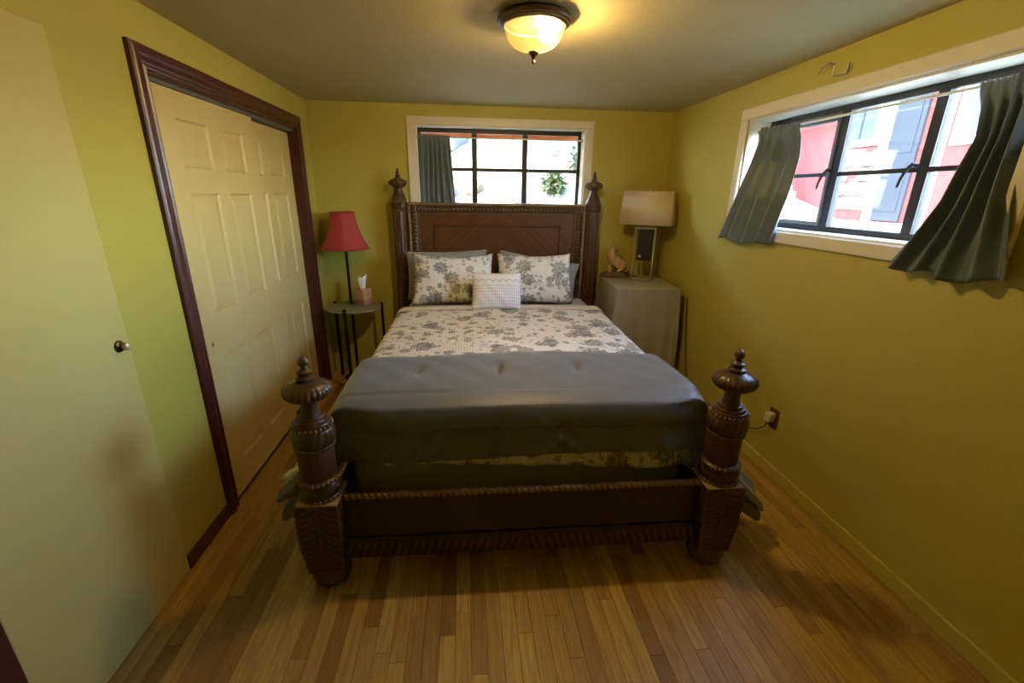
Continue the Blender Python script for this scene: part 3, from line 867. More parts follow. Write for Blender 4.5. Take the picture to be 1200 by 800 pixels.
# carved border band (relief of running leaves)
def band(mb, a, b, across, w):
    a, b, ac = Vector(a), Vector(b), Vector(across)
    L = (b - a).length; nu = int(L / 0.006)
    def fn(s, t):
        q = t * 2 - 1
        rel = 0.011 * (1 - q * q) + 0.0042 * cos(2 * pi * (s * L / 0.032) + 3.0 * abs(q)) * (1 - q ** 4)
        p = a.lerp(b, s) + ac * (w * t)
        return (p.x, p.y - rel, p.z)
    mb.grid(fn, nu, 10)
YFc = -0.022
def borders(mb):
    band(mb, (-HW + 0.036, YFc, HT - 0.028), (HW - 0.036, YFc, HT - 0.028), (0, 0, -1), 0.050)
    for s in (-1, 1):
        band(mb, (s * (HW - 0.036), YFc, 0.55), (s * (HW - 0.036), YFc, HT - 0.030), (-s, 0, 0), 0.050)
    mb.box(-HW + 0.002, HW - 0.002, -0.0225, -0.005, HT - 0.082, HT - 0.002)
    for s in (-1, 1):
        x0, x1 = sorted((s * (HW - 0.002), s * (HW - 0.090)))
        mb.box(x0, x1, -0.0225, -0.005, 0.5, HT - 0.0825)
frame3(borders, 'carved_border', M['bedcarved'], hb, 60)
def fillet(mb):
    for (o, zt, wd, dp) in ((HW - 0.091, HT - 0.082, 0.012, 0.022),):
        mb.box(-o, o, -dp, -0.004, zt - wd, zt, 0.003)
        for s in (-1, 1):
            x0, x1 = sorted((s * o, s * (o - wd))); mb.box(x0, x1, -dp, -0.004, 0.55, zt - wd, 0.003)
frame3(fillet, 'fillet', M['bedcarved'], hb)
def inner(mb):
    o, zt, wd = 0.545, 1.330, 0.018
    mb.box(-o, o, -0.020, -0.008, zt - wd, zt, 0.006)
    for s in (-1, 1):
        x0, x1 = sorted((s * o, s * (o - wd))); mb.box(x0, x1, -0.020, -0.008, 0.55, zt - wd, 0.006)
frame3(inner, 'panel_molding', M['bedwood'], hb)

# footboard
fb = root('footboard', (0, VF, 0), None, None); fb.parent = bed
MB().box(-0.757, 0.757, -0.022, 0.024, 0.175, 0.400, 0.004).build('rail_panel', M['railwood'], fb)
rope(MB(), (-0.756, -0.006, 0.403), (0.756, -0.006, 0.403), 0.0155, 0.026).build('rope_molding', M['gilt_highlight'], fb, 60)
MB().box(-0.757, 0.757, -0.032, -0.0225, 0.196, 0.212, 0.004).build('bead_molding', M['railwood'], fb)
lb = MB()
def lowband(s, t):
    q = t * 2 - 1
    x = -0.757 + 1.514 * s
    rel = 0.010 * (1 - q * q) + 0.0045 * cos(2 * pi * (abs(x) / 0.034) + 2.5 * q) * (1 - q ** 4)
    return (x, -0.028 - rel, 0.112 + 0.082 * t)
lb.grid(lowband, 300, 10); lb.box(-0.757, 0.757, -0.0275, 0.02, 0.110, 0.1745)
lb.build('carved_band', M['bedcarved'], fb, 60)
for s in (-1, 1):
    x0, x1 = sorted((s * 0.778, s * 0.806))
    MB().box(x0, x1, VF + 0.085, -0.062, 0.19, 0.395, 0.004).build('side_rail', M['railwood'], bed)
for v in (-2.0, -1.2, -0.4):
    MB().box(-0.777, 0.777, v - 0.04, v + 0.04, 0.232, 0.252).build('cross_slat', M['railwood'], bed)

# ------------------------------------------------------------------ mattress, bedding (bed frame)
def on_bed(o, label, cat, group=None, base=(0, 0, 0)):
    """mesh built in bed coordinates -> top-level object standing at its own base"""
    b = Vector(base)
    o.data.transform(Matrix.Translation(-b))
    Rz = Matrix.Rotation(BROT, 4, 'Z')
    o.matrix_world = Matrix.Translation(Vector(BED)) @ Rz @ Matrix.Translation(b)
    return tag(o, label, cat, group)
bx = MB().box(-0.755, 0.755, -2.185, -0.065, 0.2525, 0.462, 0.03, seg=3).build('box_spring', M['boxspring'])
on_bed(bx, 'beige box spring in the bed frame under the mattress', 'box spring', None, (0, -1.14, 0.2525))
mt = MB().box(-0.755, 0.755, -2.165, -0.065, 0.4635, 0.712, 0.045, seg=4).build('mattress', M['sheet'])
on_bed(mt, 'mattress in a pale grey fitted sheet', 'mattress', None, (0, -1.12, 0.4635))

def drape(name, prof, W, rc, drop, flare, mat, seed=0, nlen=None, nu=96, wave=0.02, crown=0.012, extra=None, uv0=(0, 0), left=(1.0, 1.0)):
    """cloth: profile [(v,z)...] along the bed, falling over both sides by `drop` metres (may be a function of v)"""
    P = [Vector((0, a, b)) for a, b in prof]
    cum = [0.0]
    for a, b in zip(P, P[1:]): cum.append(cum[-1] + (b - a).length)
    tot = cum[-1]
    nl = nlen or int(tot / 0.018)
    def pt(s):
        d = s * tot
        for k in range(len(P) - 1):
            if d <= cum[k + 1] + 1e-9:
                u = (d - cum[k]) / max(1e-9, cum[k + 1] - cum[k])
                p0 = P[max(0, k - 1)]; p1 = P[k]; p2 = P[k + 1]; p3 = P[min(len(P) - 1, k + 2)]
                q = 0.5 * ((2 * p1) + (p2 - p0) * u + (2 * p0 - 5 * p1 + 4 * p2 - p3) * u * u + (3 * p1 - p0 - 3 * p2 + p3) * u ** 3)
                return q.lerp(p1.lerp(p2, u), 0.45)
        return P[-1]
    half = W - rc + rc * pi / 2
    def fn(i, s):
        p = pt(s)
        dr = drop(p.y, s) if callable(drop) else drop
        fl = flare(p.y, s) if callable(flare) else flare
        a = (i * 2 - 1); sg = -1 if a < 0 else 1
        if sg < 0:
            dr *= left[0]; fl *= left[1]
        full = half + dr
        d = abs(a) * full
        z = p.z; v = p.y
        if d <= W - rc:
            u = d; z += crown * (1 - (d / W) ** 2)
        elif d <= half:
            t = (d - (W - rc)) / rc
            u = W - rc + rc * sin(t); z -= rc * (1 - cos(t)); 
        else:
            e = d - half
            q = e / max(0.05, dr)
            u = W + fl * q ** 1.35 + wave * q * sin(v * 21 + seed + sg) + wave * 0.5 * q * sin(v * 47 + 2 * seed)
            z -= rc + e * (1 - 0.10 * q * min(1, abs(fl) * 3))
            v += -0.004 * q
        r = Vector((sg * u, v, z))
        if extra: r = extra(r, i, s, d, W)
        return r
    mb = MB().grid(fn, nu, nl, lambda i, s: (uv0[0] + (i * 2 - 1) * (half + 0.25), uv0[1] + s * tot))
    o = mb.build(name, mat, None, 0)
    for f in o.data.polygons: f.use_smooth = True
    return o

# floral quilt
def q_extra(r, i, s, d, W):
    r.z += 0.0035 * sin(r.x * 17 + r.y * 9) * sin(r.y * 13 - r.x * 5) if d < W else 0
    r.z += 0.003 * sin(r.x * 41 + 3 * sin(r.y * 23))
    if s < 0.12: r.z -= (0.060 * (r.x + 0.55) - 0.052) * sm(0.12, 0.0, s)
    if r.y < -2.2: r.y = lerp(r.y, max(r.y, -2.208), sm(0.56, 0.72, abs(r.x)))
    return r
ql = drape('quilt', [(-2.246, 0.424), (-2.240, 0.48), (-2.226, 0.56), (-2.218, 0.62), (-2.205, 0.690), (-2.165, 0.722), (-1.9, 0.724), (-1.3, 0.726), (-0.8, 0.728), (-0.555, 0.728)],
           0.790, 0.055, lambda v, s: lerp(0.235, 0.31, sm(-2.0, -2.2, v)) * (1 - 0.5 * sm(0.2, 0.05, s)), lambda v, s: lerp(0.035, 0.15, sm(-1.98, -2.2, v)), M['floral'], 2, None, 110, 0.012, 0.016, q_extra, left=(1.0, 1.75))
sd = ql.modifiers.new('thickness', 'SOLIDIFY'); sd.thickness = 0.007; sd.offset = 1
on_bed(ql, 'white quilt with grey floral print and stitched channels covering the bed', 'quilt', None, (0, -1.4, 0.72))
# turned-down edge of the quilt at the pillows
tf = drape('quilt_fold', [(-0.640, 0.7365), (-0.650, 0.7430), (-0.640, 0.7500), (-0.600, 0.7505), (-0.545, 0.7490), (-0.535, 0.7425), (-0.545, 0.7370)],
           0.795, 0.055, 0.12, 0.02, M['hem'], 4, 30, 110, 0.008, 0.016)
on_bed(tf, 'cream turned-down edge of the bed cover below the pillows', 'bedspread edge', None, (0, -0.6, 0.735))

# taupe comforter folded over the foot of the bed
def c_drop(v, s): return lerp(0.30, 0.50, sm(-1.95, -2.22, v)) - 0.14 * sm(0.30, 0.05, s)
def c_flare(v, s): return lerp(0.07, 0.34, sm(-1.95, -2.22, v))
tufts = [(-0.475, -1.93), (-0.096, -1.945), (0.280, -1.945)]
def c_extra(r, i, s, d, W):
    x, v = r.x, r.y
    # front bulge: less at the posts
    k = sm(0.60, 0.80, abs(x))
    if v < -2.215 and abs(x) < 0.95:
        r.y = lerp(v, max(v, -2.236 + 0.01 * (s < 0.3)), k)
    inn = d < W
    top = s > 0.42
    if inn and top:
        r.z += 0.010 * sin(x * 5.0 + 1.0) * sin((v + 2.0) * 7.5) + 0.0025 * sin(x * 31 + v * 12) * sin(v * 19)
        for tx, tv in tufts:
            dx, dv = x - tx, v - tv
            r.z -= 0.016 * math.exp(-((dx - 0.15 * dv) / 0.012) ** 2 - (dv / 0.055) ** 2) + 0.008 * math.exp(-(dx / 0.05) ** 2 - (dv / 0.09) ** 2)
    if inn and not top:                      # satin front with slanting creases
        g = math.exp(-((s - 0.10) / 0.10) ** 2)
        w = 0.0
        for (cx, sl, am, wd) in ((-0.60, 0.9, 0.012, 0.022), (-0.50, 0.8, 0.011, 0.02), (-0.40, 0.6, 0.009, 0.02), (-0.16, 0.5, 0.010, 0.02), (0.06, 1.0, 0.014, 0.024), (0.22, -1.0, 0.013, 0.024), (0.48, -0.7, 0.008, 0.03), (0.62, -0.5, 0.007, 0.03)):
            q = (x - cx - sl * (r.z - 0.53)) / wd
            w += am * math.exp(-q * q)
        r.y -= 2.4 * w * g * (1 - sm(0.6, 0.76, abs(x)))
        r.z += (0.010 * sin(x * 4.2 + 0.6) + 0.020 * x * x - 0.006) * sm(0.25, 0.0, s)
    return r
cprof = [(-2.256, 0.498), (-2.268, 0.512), (-2.266, 0.545), (-2.254, 0.582), (-2.240, 0.615), (-2.238, 0.632), (-2.252, 0.638), (-2.270, 0.652), (-2.277, 0.680),
         (-2.270, 0.712), (-2.256, 0.742), (-2.20, 0.764), (-2.10, 0.778), (-1.98, 0.784), (-1.85, 0.786), (-1.76, 0.783), (-1.705, 0.774), (-1.682, 0.760), (-1.684, 0.746), (-1.705, 0.739)]
cf = drape('comforter', cprof, 0.812, 0.075, c_drop, c_flare, M['comforter'], 1, 120, 260, 0.022, 0.010, c_extra, left=(0.58, 0.62))
on_bed(cf, 'taupe grey satin comforter folded across the foot of the bed', 'comforter', None, (0, -2.0, 0.74))

# ------------------------------------------------------------------ pillows
def pillow(name, w, h, t, mat, loc, tilt, rz=0.0, roll=0.0, label='', group=None, seed=0, uvoff=(0, 0), sag=0.0, pinch=0.05):
    R = random.Random(seed)
    a1, a2, a3 = R.uniform(0, 6), R.uniform(0, 6), R.uniform(0, 6)
    def side(sg):
        def fn(i, j):
            u, v = i * 2 - 1, j * 2 - 1
            x = w / 2 * u * (1 - pinch * (1 - v * v)); y = h / 2 * v * (1 - pinch * 1.3 * (1 - u * u))
            y -= sag * (1 - u * u) * (v > 0) * v
            k = max(0.0, (1 - abs(u) ** 2.6)) ** 0.62 * max(0.0, (1 - abs(v) ** 2.4)) ** 0.62
            z = sg * t / 2 * k
            z += sg * 0.006 * k * (sin(u * 7 + a1) * sin(v * 5 + a2) + 0.6 * sin(u * 13 + v * 9 + a3))
            return (x, y + h / 2, z)
        return fn
    mb = MB()
    uvf = lambda i, j: (uvoff[0] + i * w, uvoff[1] + j * h)
    mb.grid(side(1), 34, 24, uvf); mb.grid(side(-1), 34, 24, uvf)
    me = mb.mesh(name, mat, 0, False)
    bm = bmesh.new(); bm.from_mesh(me); bmesh.ops.remove_doubles(bm, verts=bm.verts[:], dist=1e-5)
    bmesh.ops.recalc_face_normals(bm, faces=bm.faces[:]); bm.to_mesh(me); bm.free()
    me.shade_smooth()
    o = link(name, me)
    Rz = Matrix.Rotation(BROT, 4, 'Z')
    o.matrix_world = Matrix.Translation(BED) @ Rz @ Matrix.Translation(loc) @ Matrix.Rotation(rz, 4, 'Z') @ Matrix.Rotation(tilt, 4, 'X') @ Matrix.Rotation(roll, 4, 'Z')
    return tag(o, label, 'pillow', group)
pillow('pillow', 0.68, 0.405, 0.15, M['greycotton'], (-0.425, -0.185, 0.733), radians(76), 0.0, 0.03, 'plain grey pillow against the headboard, behind the left floral sham', seed=1)
pillow('pillow', 0.70, 0.315, 0.15, M['greycotton'], (0.305, -0.185, 0.775), radians(76), 0.0, -0.17, 'plain grey pillow against the headboard, behind the right floral sham', seed=2)
pillow('pillow_sham', 0.655, 0.425, 0.15, M['floral'], (-0.375, -0.415, 0.738), radians(64), 0.02, 0.0, 'floral grey and cream sham pillow on the left side of the bed', seed=3, uvoff=(1.31, 2.17), sag=0.02, pinch=0.06)
pillow('pillow_sham', 0.615, 0.430, 0.15, M['floral'], (0.285, -0.415, 0.738), radians(64), -0.02, 0.0, 'floral grey and cream sham pillow on the right side of the bed', seed=4, uvoff=(3.82, 0.63), sag=0.014, pinch=0.06)
pillow('throw_pillow', 0.375, 0.285, 0.11, M['cushion'], (-0.040, -0.655, 0.753), radians(66), 0.0, -0.01, 'small white cushion with lavender dashes and a scalloped line, in front', seed=6, uvoff=(0, 0), pinch=0.03)

# ------------------------------------------------------------------ left: glass table, red lamp, tissue box
TX, TY, TZ, TR = -0.945, 3.752, 0.670, 0.222
PX, PY = -0.985, 3.832
gt = root('side_table', (TX, TY, 0), 'round glass side table on three dark metal legs beside the bed', 'table')
def disc(mb, z0, z1):
    n = 72
    ix, iy = PX - TX, PY - TY
    v = []
    for z, k in ((z1, 0), (z1, 1), (z1 - 0.003, 2), (z0 + 0.003, 2), (z0, 1), (z0, 0)):
        for i in range(n):
            a = 2 * pi * i / n
            c, s = cos(a), sin(a)
            if k == 0: v.append((ix + 0.022 * c, iy + 0.022 * s, z)); continue
            b = ix * c + iy * s
            R = TR - (0.003 if k == 1 else 0.0)
            t = -b + math.sqrt(b * b - (ix * ix + iy * iy - R * R))
            v.append((ix + t * c, iy + t * s, z))
    f = [(q * n + i, q * n + (i + 1) % n, ((q + 1) % 6) * n + (i + 1) % n, ((q + 1) % 6) * n + i) for q in range(6) for i in range(n)]
    return mb.add(v, f)
disc(MB(), TZ - 0.012, TZ).build('table_top', M['tableglass'], gt, 40)
for a in (-95, 25, 145):
    c, s = cos(radians(a)), sin(radians(a))
    Rm = Matrix.Translation((c * (TR + 0.0095), s * (TR + 0.0095), 0)) @ Matrix.Rotation(radians(a), 4, 'Z')
    lg = MB().box(-0.009, 0.009, -0.014, 0.014, 0.0, TZ + (0.034 if a < 0 else 0.016), 0.003, M=Rm).build('leg', M['blackmetal'], gt)
    MB().box(-0.030, -0.0085, -0.010, 0.010, TZ - 0.022, TZ - 0.0125, 0.002, M=Rm).build('glass_clip', M['steel'], lg)

fl_ = root('floor_lamp', (PX, PY, 0), 'slim black floor lamp with a red bell shade, standing behind the glass table', 'lamp')
MB().lathe([(0.02, 0), (0.115, 0.0), (0.118, 0.008), (0.10, 0.018), (0.03, 0.026), (0.013, 0.034)], 40).build('base', M['blackmetal'], fl_)
MB().tube([(0, 0, 0.03), (0, 0, 1.25)], 0.0125, 16).build('pole', M['blackmetal'], fl_)
MB().tube([(0, 0, 1.251), (0, 0, 1.31)], 0.018, 12).build('socket', M['brass'], fl_)
def bell(mb, sgn):
    prof = []
    for k in range(15):
        t = k / 14
        prof.append((lerp(0.196, 0.097, 1 - (1 - t) ** 1.75), 1.140 + 0.288 * t))
    seg = 96
    mb.lathe(prof, seg, lambda a, k, z: cos(pi / 6 * 0.72) / cos(((a + 0.35) % (pi / 3) - pi / 6) * 0.72) * 1.03, caps=False)
sh = MB(); bell(sh, 1)
so = sh.build('lamp_shade', M['shade_red'], fl_, 60)
sd = so.modifiers.new('thickness', 'SOLIDIFY'); sd.thickness = 0.003
tr_ = MB()
for zz, rr in ((1.142, 0.197), (1.426, 0.0985)):
    tr_ = MB()
    for_pts = []
    for k in range(73):
        a = 2 * pi * k / 72
        m_ = cos(pi / 6 * 0.72) / cos(((a + 0.35) % (pi / 3) - pi / 6) * 0.72) * 1.03
        for_pts.append((rr * m_ * cos(a), rr * m_ * sin(a), zz))
    tr_.tube(for_pts, 0.004, 6, False).build('shade_trim', M['shade_red'], so, 60)
MB().tube([(0, 0, 1.31), (0, 0, 1.40), (0.0, 0.0, 1.424)], 0.004, 8).build('shade_rod', M['brass'], fl_)
sp = MB()
for k in range(3):
    a = 2 * pi * k / 3 + 0.35
    sp.tube([(0.004 * cos(a), 0.004 * sin(a), 1.42), (0.094 * cos(a), 0.094 * sin(a), 1.424)], 0.002, 6)
sp.build('shade_spider', M['brass'], fl_)

tb = root('tissue_box', (-0.864, 3.775, TZ + 0.0005), 'copper coloured tissue box with a white tissue, on the glass table', 'tissue box', radians(58))
N = NT('copper_box'); co = N.coord(); sx = N.n.new('ShaderNodeSeparateXYZ'); N.l(co, sx.inputs[0])
N.base(N.mix(N.math('ADD', N.math('MULTIPLY', N.math('LESS_THAN', sx.outputs[2], 0.045), 0.7), N.math('MULTIPLY', N.noise(co, 14, 3), 0.4)), (0.68, 0.39, 0.21), (0.44, 0.20, 0.13)))
N.p(Roughness=0.5)
bx_ = MB(); s = 0.103
bx_.box(0, s, 0, s, 0, 0.131, 0.003)
bx_.build('carton', N.m, tb)
tp_ = MB()
def tis(u, t):
    a = u * 2 * pi
    r = lerp(0.016, 0.034, t ** 0.8) * (1 + 0.30 * sin(3 * a + 0.5) * t)
    x = s / 2 + r * cos(a) * 1.35 + 0.008 * t
    y = s / 2 + r * sin(a) * lerp(1.0, 0.30, t)
    return (x, y, 0.132 + 0.092 * t * (1 + 0.20 * sin(2 * a + 0.6) * t) + 0.004 * sin(6 * a) * t)
tp_.grid(tis, 48, 14)
to = tp_.build('tissue', M['tissue'], tb, 0)
for f in to.data.polygons: f.use_smooth = True

# ------------------------------------------------------------------ right: covered table, lamp, carved animal
RTZ = 0.880
rt = root('bedside_table', (1.462, 3.655, 0), 'square bedside table hidden under a grey cloth in the corner', 'table', radians(-3))
hx, hy = 0.250, 0.295
MB().box(-hx, hx, -hy, hy, RTZ - 0.030, RTZ - 0.003, 0.004).build('table_top', M['bedwood'], rt)
for a in (-1, 1):
    for b in (-1, 1):
        x0, x1 = sorted((a * hx * 0.95, a * (hx * 0.95 - 0.035))); y0, y1 = sorted((b * hy * 0.95, b * (hy * 0.95 - 0.035)))
        MB().box(x0, x1, y0, y1, 0, RTZ - 0.0305, 0.003).build('leg', M['bedwood'], rt)
per = []
ex, ey = hx + 0.008, hy + 0.008
for (ax_, ay_, bx2, by2) in ((-ex, -ey, ex, -ey), (ex, -ey, ex, ey), (ex, ey, -ex, ey), (-ex, ey, -ex, -ey)):
    for k in range(40):
        t = k / 40
        per.append((lerp(ax_, bx2, t), lerp(ay_, by2, t)))
n = len(per)
tc = MB(); v = []; f = []
rows = [0.0, 0.006, 0.018, 0.05, 0.10, 0.18, 0.28, 0.40, 0.54, 0.68, 0.80, 0.835]
def cdir(px, py):
    dx = max(-1, min(1, px / ex)); dy = max(-1, min(1, py / ey))
    c = (abs(dx) ** 14) * (abs(dy) ** 14)
    wx = abs(dx) ** 22; wy = abs(dy) ** 22
    l = math.hypot(wx, wy) or 1
    return (math.copysign(wx / l, px), math.copysign(wy / l, py)), c
for ri, d in enumerate(rows):
    for i, (px, py) in enumerate(per):
        (ox, oy), c = cdir(px, py)
        g = sm(0.0, 0.5, d)
        right_ = px > ex * 0.9
        lim = 0.30 if right_ else 1.0
        fl2 = g * (0.014 + 0.060 * c + 0.008 * sin(i * 0.62 + 1.0) + 0.005 * sin(i * 0.23))
        # a deep fold just left of the near left corner and one on the front
        arc = (i + 20) % n
        fold = math.exp(-((px + ex) / 0.02) ** 2 - ((py + ey - 0.055) / 0.030) ** 2)
        fl2 -= g * 0.075 * fold
        fl2 *= lim
        z = RTZ - 0.0005 - d if d > 0.018 else RTZ + 0.0022 - (0.0025 if ri == 1 else 0.010 if ri == 2 else 0)
        if ri == 0: k = 0.985
        else: k = 1.0
        v.append((px * k + ox * fl2, py * k + oy * fl2, z))
for r_ in range(len(rows) - 1):
    for i in range(n):
        j = (i + 1) % n
        f.append((r_ * n + i, r_ * n + j, (r_ + 1) * n + j, (r_ + 1) * n + i))
f.append(tuple(range(n)))
tc.add(v, f)
tco = tc.build('tablecloth', M['tablecloth'], None, 60)
tco.location = rt.location; tco.rotation_euler = rt.rotation_euler
tag(tco, 'grey green cloth hanging to the floor over the corner bedside table', 'tablecloth')

LZ = RTZ + 0.003
tl_ = root('table_lamp', (1.535, 3.765, LZ), 'table lamp with steel frame, black panel and wide beige box shade', 'lamp', radians(-38))
fw = 0.083
for sx_ in (-1, 1):
    MB().box(sx_ * fw - 0.007, sx_ * fw + 0.007, -0.075, 0.075, 0.0, 0.022, 0.002).build('foot', M['steel'], tl_)
    MB().box(sx_ * fw - 0.006, sx_ * fw + 0.006, -0.012, 0.012, 0.0225, 0.432, 0.002).build('upright', M['steel'], tl_)
MB().box(-fw - 0.006, fw + 0.006, -0.012, 0.012, 0.4325, 0.447, 0.002).build('top_bar', M['steel'], tl_)
MB().box(-fw + 0.0075, fw - 0.0075, -0.070, -0.040, 0.001, 0.024, 0.002).build('base_bar', M['steel'], tl_)
slate = simple('black_panel', (0.012, 0.013, 0.014), 0.35)
bp = MB().box(-0.060, 0.060, -0.022, 0.022, 0.170, 0.430, 0.004).build('panel', slate, tl_)
MB().lathe([(0.002, 0), (0.013, 0.0), (0.013, 0.004), (0.010, 0.007), (0.001, 0.0075)], 20, M=Matrix.Translation((-0.028, -0.0225, 0.205)) @ Matrix.Rotation(pi / 2, 4, 'X')).build('round_knob', M['white_plastic'], bp)
MB().tube([(0, 0, 0.447), (0, 0, 0.745)], 0.005, 10).build('stem', M['steel'], tl_)
MB().lathe([(0.002, 0.745), (0.008, 0.745), (0.008, 0.752), (0.004, 0.760), (0.001, 0.768)], 16).build('shade_finial', M['steel'], tl_)
def boxshade(mb, inset):
    a, b, c, d = 0.216 - inset, 0.092 - inset, 0.196 - inset, 0.080 - inset
    z0, z1 = 0.470, 0.738
    v = [(-a, -b, z0), (a, -b, z0), (a, b, z0), (-a, b, z0), (-c, -d, z1), (c, -d, z1), (c, d, z1), (-c, d, z1)]
    return mb.add(v, [(0, 1, 5, 4), (1, 2, 6, 5), (2, 3, 7, 6), (3, 0, 4, 7)])
bs = boxshade(MB(), 0).build('lamp_shade', M['shade_beige'], tl_, 20)
sd = bs.modifiers.new('thickness', 'SOLIDIFY'); sd.thickness = 0.004; sd.offset = -1
MB().box(-0.190, 0.190, -0.003, 0.003, 0.730, 0.735).box(-0.003, 0.003, -0.076, 0.076, 0.7301, 0.7349).build('shade_spider', M['steel'], tl_)

def animal():
    g = root('carved_figurine', (1.325, 3.895, LZ), 'carved wooden seated animal figurine on a rough wood base', 'figurine', radians(-8))
    N = NT('honey_carved_wood'); co = N.coord()
    geo = N.n.new('ShaderNodeNewGeometry')
    c = N.ramp(N.noise(N.mapping(co, (1, 1, 0.3)), 60, 4), [(0.3, (0.40, 0.22, 0.075)), (0.7, (0.60, 0.38, 0.15))])
    N.base(N.mix(N.ramp(geo.outputs['Pointiness'], [(0.40, (1, 1, 1)), (0.50, (0, 0, 0))]), c, (0.06, 0.028, 0.010)))
    N.p(Roughness=0.45)
    V = [((0.020, 0, 0.072), 0.042), ((0.050, 0, 0.062), 0.044), ((-0.015, 0, 0.105), 0.044), ((-0.030, 0, 0.150), 0.038), ((-0.026, 0, 0.185), 0.030),
         ((-0.014, -0.004, 0.205), 0.029), ((0.010, -0.008, 0.196), 0.019), ((0.026, -0.010, 0.188), 0.012),
         ((-0.034, -0.016, 0.075), 0.018), ((-0.034, -0.020, 0.036), 0.0125), ((-0.034, -0.021, 0.046 - 0.040), 0.011), ((-0.024, -0.034, 0.004), 0.010),
         ((-0.012, 0.016, 0.070), 0.018), ((-0.010, 0.018, 0.036), 0.0125), ((-0.010, 0.018, 0.006), 0.011), ((0.002, 0.010, 0.004), 0.010),
         ((0.048, -0.026, 0.032), 0.024), ((0.030, -0.036, 0.010), 0.013), ((0.012, -0.040, 0.005), 0.010),
         ((0.048, 0.026, 0.032), 0.024), ((0.030, 0.034, 0.010), 0.013),
         ((0.082, 0.0, 0.032), 0.018), ((0.090, -0.018, 0.012), 0.012), ((0.070, -0.044, 0.008), 0.008)]
    E = [(0, 1), (0, 2), (2, 3), (3, 4), (4, 5), (5, 6), (6, 7), (2, 8), (8, 9), (9, 10), (10, 11), (2, 12), (12, 13), (13, 14), (14, 15),
         (1, 16), (16, 17), (17, 18), (1, 19), (19, 20), (1, 21), (21, 22), (22, 23)]
    me = bpy.data.meshes.new('body'); me.from_pydata([v[0] for v in V], E, [])
    o = link('body', me, g); o.location = (0, 0, 0.052); o.scale = (1.28, 1.25, 1.0)
    sk = o.modifiers.new('skin', 'SKIN'); sk.use_smooth_shade = True
    for i, d in enumerate(me.skin_vertices[0].data):
        d.radius = (V[i][1], V[i][1]); d.use_root = (i == 0)
    ss = o.modifiers.new('subdiv', 'SUBSURF'); ss.levels = 2; ss.render_levels = 2
    me.materials.append(N.m)
    for dx, dy in ((-0.024, -0.010), (-0.010, 0.010)):
        MB().lathe([(0.012, -0.004), (0.011, 0.010), (0.002, 0.032)], 12, M=Matrix.Translation((dx, dy, 0.052 + 0.222))).build('ear', N.m, o).location = (0, 0, -0.052)
    eye = simple('dark_eye', (0.02, 0.012, 0.006), 0.3)
    MB().ball((0.0, -0.024, 0.208), 0.0045, 8, 6).build('eye', eye, o)
    bm_ = MB()
    def basef(s_, t):
        a = s_ * 2 * pi
        r = 1 + 0.10 * sin(3 * a + 1) + 0.06 * sin(7 * a)
        k = [(0.0, 0), (0.92, 0.0), (1.0, 0.012), (0.94, 0.030), (0.74, 0.048), (0.5, 0.054), (0.0, 0.055)]
        rr, z = k[int(round(t * 6))]
        return (0.004 + 0.118 * rr * r * cos(a) - 0.016 * (1 - z / 0.055) * max(0, -cos(a)), 0.058 * rr * r * sin(a), z)
    bm_.grid(basef, 40, 6)
    bark = simple('rough_wood_base', (0.17, 0.10, 0.045), 0.7, 0, 0.4, 30, 0.4, 60)
    bm_.build('wood_base', bark, g, 50)
animal()

# outlet, plug and cord
ot = root('outlet', (XR, 2.178, 0.350), 'brown wall outlet plate with a white plug in it, on the right wall', 'outlet')
MB().box(-0.006, 0, -0.038, 0.038, -0.060, 0.060, 0.002).build('wall_plate', M['plate'], ot)
MB().box(-0.009, -0.0062, -0.017, 0.017, 0.006, 0.036, 0.001).build('socket', M['white_plastic'], ot)
pg = MB().box(-0.046, -0.0095, -0.022, 0.022, -0.020, 0.032, 0.006, seg=2).build('plug', M['white_plastic'])
tag(pg, 'white square plug pushed into the brown wall outlet', 'plug'); pg.location = (XR, 2.184, 0.352)
cd = MB().tube([(1.757, 2.186, 0.328), (1.760, 2.20, 0.290), (1.764, 2.26, 0.235), (1.766, 2.36, 0.190), (1.766, 2.55, 0.16), (1.764, 2.80, 0.130), (1.764, 3.02, 0.110), (1.768, 3.17, 0.16), (1.768, 3.24, 0.30),
                (1.771, 3.29, 0.46), (1.773, 3.33, 0.62), (1.772, 3.36, 0.80)], 0.0042, 8).build('power_cord', M['cord'])
tag(set_origin(cd, (1.766, 2.8, 0.13)), 'brown cord looping from the wall outlet to the covered table', 'cord')

# ------------------------------------------------------------------ outside: right neighbour
red = simple('red_siding', (0.15, 0.022, 0.019), 0.7, 0, 0.1, 3)
wht = simple('white_outdoor_trim', (0.50, 0.50, 0.48), 0.6, 0, 0.03)
slt = simple('slate_blue_door', (0.020, 0.026, 0.036), 0.4)
GX = 4.6
ho = root('house', (GX, 4.9, 1.28), 'red sided neighbouring house with white trim, seen through the right window', 'house')
def hpart(name, mat, x0, x1, y0, y1, z0, z1, par=None, bev=0.0):
    return MB().box(x0 - GX, x1 - GX, y0 - 4.9, y1 - 4.9, z0 - 1.28, z1 - 1.28, bev).build(name, mat, par or ho)
hpart('wall', red, GX, GX + 0.3, 3.42, 7.6, 1.28, 3.05)
for k in range(3):
    hpart('siding_board', red, GX - 0.012, GX - 0.0005, (4.96, 3.43, 5.55)[k], (5.56, 4.19, 5.80)[k] - 0.01, 1.30, 2.10)
gl_o = simple('reflecting_window_glass', (0.06, 0.08, 0.11), 0.15)
